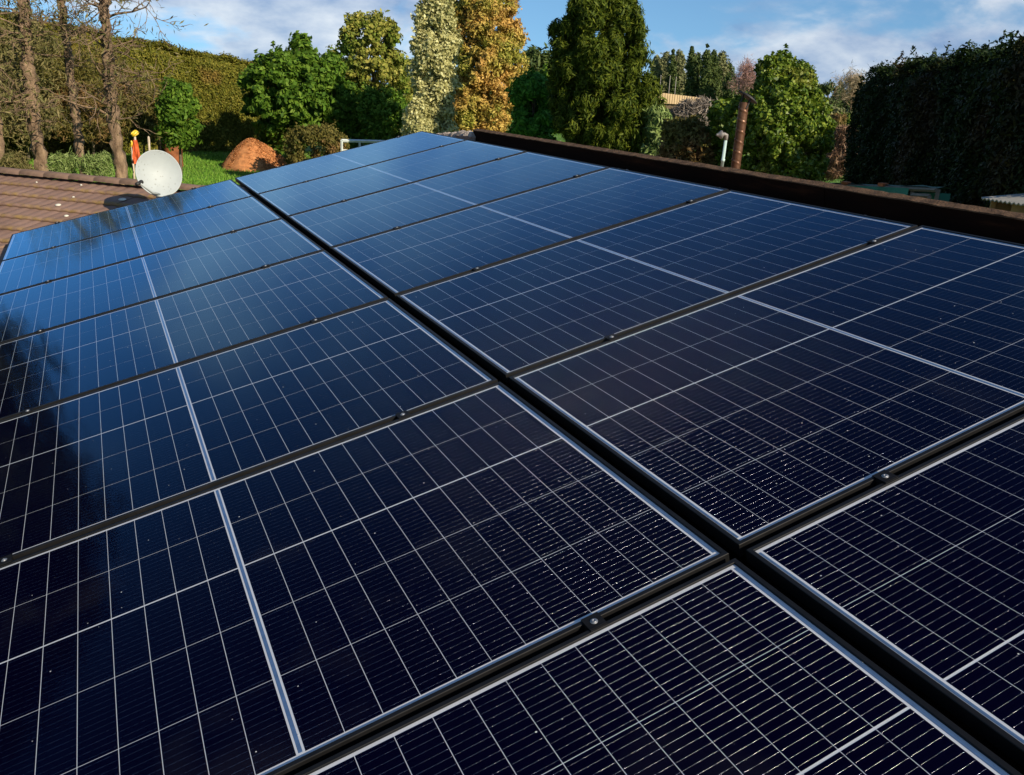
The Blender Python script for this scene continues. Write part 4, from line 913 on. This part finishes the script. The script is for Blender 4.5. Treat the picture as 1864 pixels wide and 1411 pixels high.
def bare_tree(label, px, d, top, bot, w, mat_tips, name='bare_tree'):
    b = P(px, bot, d); g = float(ground_h(b[0], b[1])); b[2] = g; t = P(px, top, d); hgt = t[2] - g; root = empty(name, b, label, 'tree', 'bare far trees'); r0 = 0.010 * hgt + 0.06
    tb = MB(); tb.tube([(0, 0, -0.2), (0.05, 0, hgt * .4), (0, 0.05, hgt * .75), (0, 0, hgt * .97)], [r0, r0 * .75, r0 * .45, r0 * .1], 6); tb.build('trunk', BKP, root, True)
    lb = MB(); tips = []
    for k in range(30):
        q = rng.uniform(0.25, 0.92); a = rng.uniform(0, 6.28); branch(lb, np.array([0, 0, hgt * q]), unit(np.array([math.cos(a), math.sin(a), 0.7])), w / F * d * 0.55 * (1.15 - q) * 1.5, r0 * .4, 2, 0.05, 0.3, tips)
    lb.build('branches', BKP, root)
    tp = np.array(tips); k = 2600; tp = tp[rng.integers(0, len(tp), k)] + rng.normal(0, 0.22, (k, 3)); link('twigs', np_mesh('twigs', leaves(tp, unit(rng.normal(0, 1, (k, 3))), 0.5, 0.035, -0.3, 0.5), 4), mat_tips, root)
F_pink = foliage_mat('pinkish_twigs', [(0.26, 0.14, 0.12), (0.38, 0.22, 0.19), (0.48, 0.30, 0.26)], transl=0.1)
F_tan = foliage_mat('tan_twigs', [(0.22, 0.17, 0.10), (0.34, 0.27, 0.17), (0.45, 0.36, 0.24)], transl=0.1)
bare_tree('pinkish leafless tree behind the top of the flue', 1352, 92, 108, 190, 34, F_pink)
bare_tree('pale tan leafless tree in the gap left of the dark hedge', 1545, 88, 148, 212, 58, F_tan)
def far_fence():
    M_t = plain('new_timber', (0.50, 0.36, 0.20), 0.8, var=0.2, scale=0.8); d0, d1 = 75, 77
    root = empty('timber_fence', G(1240, 76), 'pale timber retaining fence on the rise below the far conifers', 'fence'); inv = -Vector(root.location)
    n = 18
    ca, cb = P(1196, 190, d0), P(1276, 192, d1)
    for i in range(n):
        t0, t1 = i / n, (i + 0.88) / n; a, b = ca * (1 - t0) + cb * t0, ca * (1 - t1) + cb * t1
        zt = P(1236, 170.5 + 5.5 * t0, 76)[2]; zb = P(1236, 190, 76)[2]; off = np.array([-.12, -.12, 0]) * (i % 2) * .3
        mb = MB(); v = [a, b, b + np.array([.1, .14, 0]), a + np.array([.1, .14, 0])]
        for z in (zb, zt):
            for q in v: mb.v.append(tuple(Vector((q[0] + off[0], q[1] + off[1], z)) + inv))
        mb.f += [(0, 1, 5, 4), (1, 2, 6, 5), (2, 3, 7, 6), (3, 0, 4, 7), (4, 5, 6, 7)]
        mb.build('board', M_t, root)
    M_d = plain('gap_shade', (0.10, 0.07, 0.04), 0.9)  # dark slab behind the boards: shade of the gaps put into its colour
    a, b = ca + np.array([.12, .2, 0]), cb + np.array([.12, .2, 0]); mb = MB()
    for z in (P(1236, 192, 76)[2] - .3, P(1236, 176, 76)[2]):
        for q in (a, b, b + np.array([.1, .14, 0]), a + np.array([.1, .14, 0])): mb.v.append(tuple(Vector((q[0], q[1], z)) + inv))
    mb.f += [(0, 1, 5, 4), (1, 2, 6, 5), (2, 3, 7, 6), (3, 0, 4, 7), (4, 5, 6, 7)]; mb.build('gap_shade_slab', M_d, root)
    # soil bank the fence holds back, and slender posts
    M_b = plain('clay_bank', (0.30, 0.16, 0.09), 0.95, var=0.3, scale=1.0)
    bk = MB(); zt = P(1236, 166, 80)[2]
    pr = [(P(1190, 190, 80), P(1290, 190, 76))]
    a, b = pr[0]; a2, b2 = a + np.array([4, 9, 0]), b + np.array([4, 9, 0])
    for q, z in ((a, zt - 3), (b, zt - 3.2), (b, zt - .9), (a, zt - .35), (a2, zt - .2), (b2, zt - .6), (a2, zt - 3), (b2, zt - 3)): bk.v.append((q[0], q[1], z))
    bk.f += [(0, 1, 2, 3), (3, 2, 5, 4), (0, 3, 4, 6), (1, 7, 5, 2), (6, 4, 5, 7)]
    tag(bk.build('bank', M_b), 'reddish earth bank behind the timber fence', kind='structure')
    M_p = plain('pale_post', (0.26, 0.24, 0.21), 0.7)
    for (px, top, bot, lab) in ((1202, 139, 168, 'slender pale pole nearest the dark conifer'), (1218, 140, 167, 'slender pale pole, middle of the three on the bank'), (1229, 142, 168, 'slender pale pole nearest the paired far conifers')):
        d = 82; b = P(px, bot, d); t = P(px + (2 if px > 1210 else 1), top, d); mb = MB(); g = float(ground_h(b[0], b[1])); b0 = np.array([b[0], b[1], min(g, b[2]) - .2])
        r = empty('pole', b0, lab, 'pole', 'slender poles on the bank'); mb.tube([np.zeros(3), t - b0], [0.035, 0.025], 6); mb.build('shaft', M_p, r, True)
        mb2 = MB(); mb2.lathe([(0.05, 0), (0.05, 0.06), (0.02, 0.1)], 8, Matrix.Translation(Vector(t - b0))); mb2.build('pole_cap', M_p, r)
far_fence()
# brush and shrubs in the gap beside the dark hedge
tree('brush_heap', 'heap of brown pruned brush at the left end of the dark hedge', 'brush', 1530, 31, [(238, 1525, 1555), (262, 1508, 1568), (290, 1498, 1575), (318, 1492, 1580)], 80, 11, (0.34, 0.03), 220, foliage_mat('brown_brush', [(0.13, 0.07, 0.04), (0.24, 0.14, 0.085), (0.36, 0.24, 0.15)], transl=0.05), BKD, r0=0.02, nl=12, jit=1.0)
tree('golden_shrub', 'yellowish shrub below the pale bare tree', 'shrub', 1550, 48, [(212, 1538, 1565), (222, 1528, 1575), (242, 1530, 1578)], 26, 7, (0.22, 0.11), 110, F_glossy, BK, r0=0.04, nl=6)
tree('brown_shrub', 'brown shrub left of the yellowish shrub', 'shrub', 1527, 46, [(210, 1515, 1538), (225, 1510, 1542), (250, 1512, 1542)], 26, 7, (0.22, 0.06), 110, F_scrub, BK, r0=0.04, nl=6)

tree('hedgerow', 'low green hedgerow under the far trees left of the dark hedge', 'hedge', 1545, 66, [(200, 1500, 1600), (212, 1490, 1605), (232, 1490, 1600)], 50, 7, (0.3, 0.15), 100, F_farl, BK, r0=0.03, nl=8)
# ------------------------------------------------------------------ garden things
def chip_heap():
    M_c = plain('wood_chip', (0.50, 0.21, 0.075), 0.95, var=0.35, scale=7, bump=0.9)
    d = 36; c = G(470, d, 290); root = empty('chip_heap', c, 'cone shaped heap of orange brown wood chips on the lawn', 'heap')
    wx = 62 / F * d; n = 40; m_ = 18; mb = MB(); hh = P(462, 252, d)[2] - c[2]
    right = np.array([RW[0, 0], RW[1, 0]]); right /= np.linalg.norm(right); fwd = np.array([-right[1], right[0]])
    for i in range(m_ + 1):
        t = i / m_
        for j in range(n):
            q = 2 * math.pi * j / n; r = t * (1 + 0.05 * math.sin(3 * q + 1) + 0.03 * math.sin(5 * q + 2) + 0.02 * math.sin(9 * q)); z = hh * (1 - t ** 1.5) * (1 if t > .12 else 0.99) + rng.normal(0, 0.012)
            x, y = r * wx * math.cos(q) - 0.18 * wx * (1 - t), r * wx * 0.85 * math.sin(q); p = right * x + fwd * y; mb.v.append((p[0], p[1], z if t < 1 else -0.1))
    for i in range(m_):
        for j in range(n): mb.f.append((i * n + j, (i + 1) * n + j, (i + 1) * n + (j + 1) % n, i * n + (j + 1) % n))
    mb.build('mound', M_c, root, True)
    k = 9000; q = rng.uniform(0, 2 * math.pi, k); t = 0.95 * np.sqrt(rng.random(k)); x = t * wx * np.cos(q) - 0.18 * wx * (1 - t); y = t * wx * .85 * np.sin(q); z = hh * (1 - t ** 1.5) + 0.01
    pts = np.c_[x * right[0] + y * fwd[0], x * right[1] + y * fwd[1], z]; v = leaves(pts, np.tile([0, 0, 1.0], (k, 1)), 0.06, 0.03, 0, 0.4)
    o = link('chips', np_mesh('chips', v, 4), foliage_mat('chip_pieces', [(0.34, 0.13, 0.04), (0.52, 0.23, 0.08), (0.66, 0.34, 0.15)], transl=0.0, rough=0.9), root); o['kind'] = 'stuff'
chip_heap()
def drum():
    d = 36.5; c = G(316, d, 290); R = 14.5 / F * d; z1 = P(318, 257, d)[2] - c[2]
    M_r = plain('rusty_steel', (0.22, 0.075, 0.025), 0.8, 0.2, var=0.6, scale=3.5, bump=0.3); M_k = plain('black_box', (0.012, 0.010, 0.009), 0.7)
    root = empty('rusty_drum', c, 'rusty steel drum on the lawn right behind the satellite dish', 'drum'); prof = [(R * .97, -0.05)]
    for k in range(25):
        z = z1 * k / 24; prof.append((R * (1 + (0.045 if k in (8, 16) else 0) + (0.03 if k in (0, 24) else 0)), z))
    prof += [(R * .95, z1), (R * .94, z1 - 0.5), (0.001, z1 - 0.5)]
    MB().lathe(prof, 28).build('shell', M_r, root, True)
    c2 = G(301, d + 0.3, 285); zt = P(300, 258, d)[2] - c2[2]; hx = 11 / F * d
    r2 = empty('dark_bin', c2, 'black open bin beside the rusty drum', 'bin'); MB().lathe([(hx * .8, -0.05), (hx, zt), (hx * 1.08, zt), (hx * 1.08, zt + .03), (hx * .92, zt + .03), (hx * .75, 0.1), (0.001, 0.1)], 16).build('bin_body', M_k, r2)
    MB().lathe([(hx * 1.1, zt - .12), (hx * 1.1, zt - .06), (hx * .98, zt - .06)], 16).build('rim_band', M_k, r2)
drum()
def net_post():
    d = 27.5; c = G(250, d, 300); z = lambda py: P(250, py, d)[2] - c[2]; w = 5.5 / F * d
    M_o = plain('orange_netting', (0.62, 0.10, 0.02), 0.7, var=0.35, scale=9, bump=0.5); M_y = plain('yellow_plastic', (0.72, 0.50, 0.03), 0.4, var=0.1); M_w = plain('weathered_post', (0.5, 0.42, 0.32), 0.8)
    root = empty('netting_post', c, 'ragged bundle of orange netting on a post topped with yellow plastic, above the dish', 'netting post')
    MB().tube([(0, 0, -0.2), (0, 0, z(246))], [0.035, 0.03], 8).build('post', M_w, root, True)
    mb = MB(); n = 14; hh = [0.0, .12, .3, .5, .7, .85, 1.0]
    for i, t in enumerate(hh):
        for j in range(n):
            q = 2 * math.pi * j / n; r = w * (1.25 - 0.75 * t) * (1 + 0.3 * math.sin(5 * q + i)) * rng.uniform(.75, 1.25); mb.v.append((r * math.cos(q), r * math.sin(q), z(298) + (z(255) - z(298)) * t))
    for i in range(len(hh) - 1):
        for j in range(n): mb.f.append((i * n + j, i * n + (j + 1) % n, (i + 1) * n + (j + 1) % n, (i + 1) * n + j))
    mb.build('netting', M_o, root)
    cr = 5.0 / F * d; bag = MB(); n = 12      # a yellow plastic bag caught on the post
    prof = [(0.2, -.9), (0.75, -.6), (1.15, -.1), (1.0, .5), (0.7, .9), (0.15, 1.25)]
    for i, (r, zz) in enumerate(prof):
        for j in range(n):
            q = 2 * math.pi * j / n; rr = cr * r * rng.uniform(.7, 1.25); bag.v.append((rr * math.cos(q) + 0.03 * zz, rr * math.sin(q), z(244) + cr * zz * rng.uniform(.85, 1.15)))
    for i in range(len(prof) - 1):
        for j in range(n): bag.f.append((i * n + j, i * n + (j + 1) % n, (i + 1) * n + (j + 1) % n, (i + 1) * n + j))
    bag.build('bag', M_y, root)
    for (px, t0, t1, lab) in ((241, 256, 292, 'short white marker stick left of the orange netting'), (272, 248, 285, 'short weathered stake right of the orange netting')):
        cc = G(px, d + .6, t1); mb = MB(); mb.tube([(0, 0, -0.15), (0.02, 0, (P(px, t0, d + .6)[2] - cc[2]) * .9)], [0.035, 0.03], 7)
        r = empty('stake', cc, lab, 'stake'); mb.build('shaft', M_w, r, True); tp = (P(px, t0, d + .6)[2] - cc[2])
        MB().lathe([(0.034, tp * .88), (0.034, tp * .97), (0.012, tp)], 7, Matrix.Translation((0.02, 0, 0))).build('tip', M_y if px == 241 else M_w, r)
net_post()
def white_frame():
    M_w = plain('white_painted_metal', (0.62, 0.68, 0.66), 0.5, var=0.1); M_g = plain('dull_sheet', (0.10, 0.13, 0.11), 0.4)
    d = 27; c = G(655, d, 290); root = empty('cold_frame', c, 'white metal framed cold frame behind the far panels', 'cold frame'); inv = -c
    A, B = P(622, 256, d), P(706, 258, d + 1.2); z0 = c[2] - .1; dn = 0.16
    def bar(nm, a, b, r=0.045):
        MB().tube([a + inv, b + inv], [r, r], 4).build(nm, M_w, root)
    bar('top_rail', A, B, 0.045); bar('rail', A - [0, 0, .28], B - [0, 0, .28], 0.025)
    bar('post', np.array([A[0], A[1], z0]), A, 0.035); bar('post', np.array([B[0], B[1], z0]), B, 0.035)
    back = np.array([1.0, 1.6, 0]); bar('post', np.array([A[0], A[1], z0]) + back, A + back - [0, 0, .1], 0.035); bar('post', np.array([B[0], B[1], z0]) + back, B + back - [0, 0, .1], .035)
    bar('side_rail', A, A + back - [0, 0, .1]); bar('side_rail', B, B + back - [0, 0, .1]); bar('top_rail', A + back - [0, 0, .1], B + back - [0, 0, .1])
    mb = MB(); lo = z0; q = [A * .98 + B * .02, A * .02 + B * .98]; off = np.array([.02, .04, 0])
    mb.quad(np.array([q[0][0], q[0][1], lo]) + off + inv, np.array([q[1][0], q[1][1], lo]) + off + inv, q[1] + off - [0, 0, .33] + inv, q[0] + off - [0, 0, .33] + inv); mb.build('side_panel', M_g, root)
white_frame()
def green_cage():
    m, N, L, b = mat_new('green_shade_cloth')
    tc = N.new('ShaderNodeTexCoord'); n1 = noise(N, L, tc.outputs['Object'], 2.5, 6); r = ramp(N, [(0.3, (0.03, 0.19, 0.14)), (0.7, (0.08, 0.36, 0.26))]); L.new(n1.outputs['Fac'], r.inputs[0]); L.new(r.outputs[0], b.inputs['Base Color']); b.inputs['Roughness'].default_value = 0.7
    M_w = plain('grey_timber', (0.20, 0.18, 0.14), 0.85, var=0.25, scale=10); M_roof = plain('shaded_netting_roof', (0.09, 0.17, 0.13), 0.8, var=0.3, scale=5); M_o = plain('terracotta_clip', (0.5, 0.16, 0.06), 0.8)  # roof cover darkened, the hedge's shade is put into its colour
    A, B = P(1489, 335, 16.8), P(1708, 345, 13.6); g = -3.2
    root = empty('garden_cage', (A[0], A[1], g), 'long garden cage clad in green shade cloth beside the dark hedge', 'garden cage'); inv = -np.array([A[0], A[1], g])
    t = (B - A); t = t / np.linalg.norm(t); nb = np.array([-t[1], t[0], 0]); nb = -nb if nb @ (CAM - A) > 0 else nb; nb = unit(nb) * 0.5
    def at(s, zoff=0.0, back=0.0): p = A + (B - A) * s + nb / 0.5 * back; return np.array([p[0], p[1], p[2] + zoff]) + inv
    lo = lambda s, back=0.0: np.array([*(at(s, 0, back)[:2]), -0.1])
    cl = MB(); segs = 12
    for i in range(segs):
        a, b_ = i / segs, (i + 1) / segs
        if a >= 0.82: continue
        b_ = min(b_, .83); w0, w1 = 0.02 * math.sin(i * 2.1), 0.02 * math.sin((i + 1) * 2.1)
        cl.quad(lo(a, w0 - .08), lo(b_, w1 - .08), at(b_, 0.0, w1 - .08), at(a, 0.0, w0 - .08))
    cl.quad(lo(0), at(0, -.05), at(0, -.05, .2), lo(0, .2)); cl.quad(lo(0, .2), at(0, -.05, .2), at(1, -.05, .2), lo(1, .2)); cl.quad(lo(1), lo(1, .2), at(1, -.05, .2), at(1, -.05))
    cl.build('shade_cloth', m, root)
    rf = MB(); n = 14
    for i in range(n + 1):
        for bk in (-0.04, 0.08, 0.2): rf.v.append(tuple(at(i / n, 0.02 + (0.01 if bk == 0.08 else 0.0) + rng.normal(0, .012), bk)))
    for i in range(n):
        for j in range(2): rf.f.append((3 * i + j, 3 * i + 3 + j, 3 * i + 4 + j, 3 * i + 1 + j))
    rf.build('roof_cover', M_roof, root)
    for s in (0.0, 0.28, 0.56, 0.83, 1.0):
        MB().tube([lo(s), at(s, 0)], [0.035, 0.035], 4).build('post', M_w, root)
    MB().tube([at(0, -0.01, -.03), at(1, -0.01, -.03)], [0.03, 0.03], 4).build('top_rail', M_w, root)
    # door with brace in the last bay
    dr = MB(); c0, c1 = 0.855, 0.975
    for a, b_ in ((at(c0, -.10, -.05), at(c1, -.10, -.05)), (lo(c0, -.05), at(c0, -.10, -.05)), (lo(c1, -.05), at(c1, -.10, -.05)), (at(c0, -.9, -.05), at(c1, -.9, -.05)), (at(c0, -.9, -.05), at(c1, -.12, -.05))): dr.tube([a, b_], [0.035, 0.035], 4)
    dr.build('door', M_w, root)
    for s in (0.02, 0.30, 0.62):
        c = at(s, 0.03, -.04); MB().box((-0.06, -0.05, -0.02), (0.06, 0.05, 0.03), Matrix.Translation(Vector(c))).build('clip', M_o, root)
green_cage()
def small_shed():
    M_w = plain('yellowish_ply', (0.28, 0.20, 0.08), 0.8, var=0.25, scale=5); M_i = plain('corrugated_zinc', (0.42, 0.40, 0.34), 0.5, 0.5, var=0.2, scale=6)
    A, B = P(1802, 359, 11.0), P(1890, 372, 9.8); g = -3.2; root = empty('coop', (A[0], A[1], g), 'small coop with corrugated iron roof below the dark hedge', 'coop'); inv = -np.array([A[0], A[1], g])
    t = B - A; bk = np.array([-t[1], t[0], 0]); bk = bk if bk @ (CAM - A) < 0 else -bk; bk = unit(bk) * 1.1; bk[2] = 0.18
    n = 44; mb = MB()
    for i in range(n + 1):
        s = i / n; w = 0.010 * math.cos(2 * math.pi * i / 4)
        for q in (-0.08, 1.0): p = A + t * s + bk * q + inv; mb.v.append((p[0], p[1], p[2] + w)); 
        for q in (-0.08, 1.0): p = A + t * s + bk * q + inv; mb.v.append((p[0], p[1], p[2] + w - 0.012))
    for i in range(n):
        k = 4 * i; mb.f += [(k, k + 4, k + 5, k + 1), (k + 2, k + 3, k + 7, k + 6), (k, k + 2, k + 6, k + 4)]
    mb.build('roof', M_i, root)
    a, b_ = A + t * .06 + bk * .02 + inv, B - t * .03 + bk * .02 + inv; c, e = a + bk * .9, b_ + bk * .9
    lo = lambda p: np.array([p[0], p[1], -0.1]); dn = np.array([0, 0, .03]); w = MB()
    mid = a * .55 + b_ * .45
    w.quad(lo(mid), lo(b_), b_ - dn, mid - dn); w.quad(lo(a), a - dn, c - dn, lo(c)); w.quad(lo(c), c - dn, e - dn, lo(e)); w.quad(lo(b_), lo(e), e - dn, b_ - dn); w.build('wall', M_w, root)
    MB().tube([lo(a), a - dn], [0.035, 0.035], 4).build('post', M_w, root)
    MB().tube([a - [0, 0, .22], mid - [0, 0, .24]], [0.03, 0.03], 4).build('perch_rail', M_w, root)
small_shed()
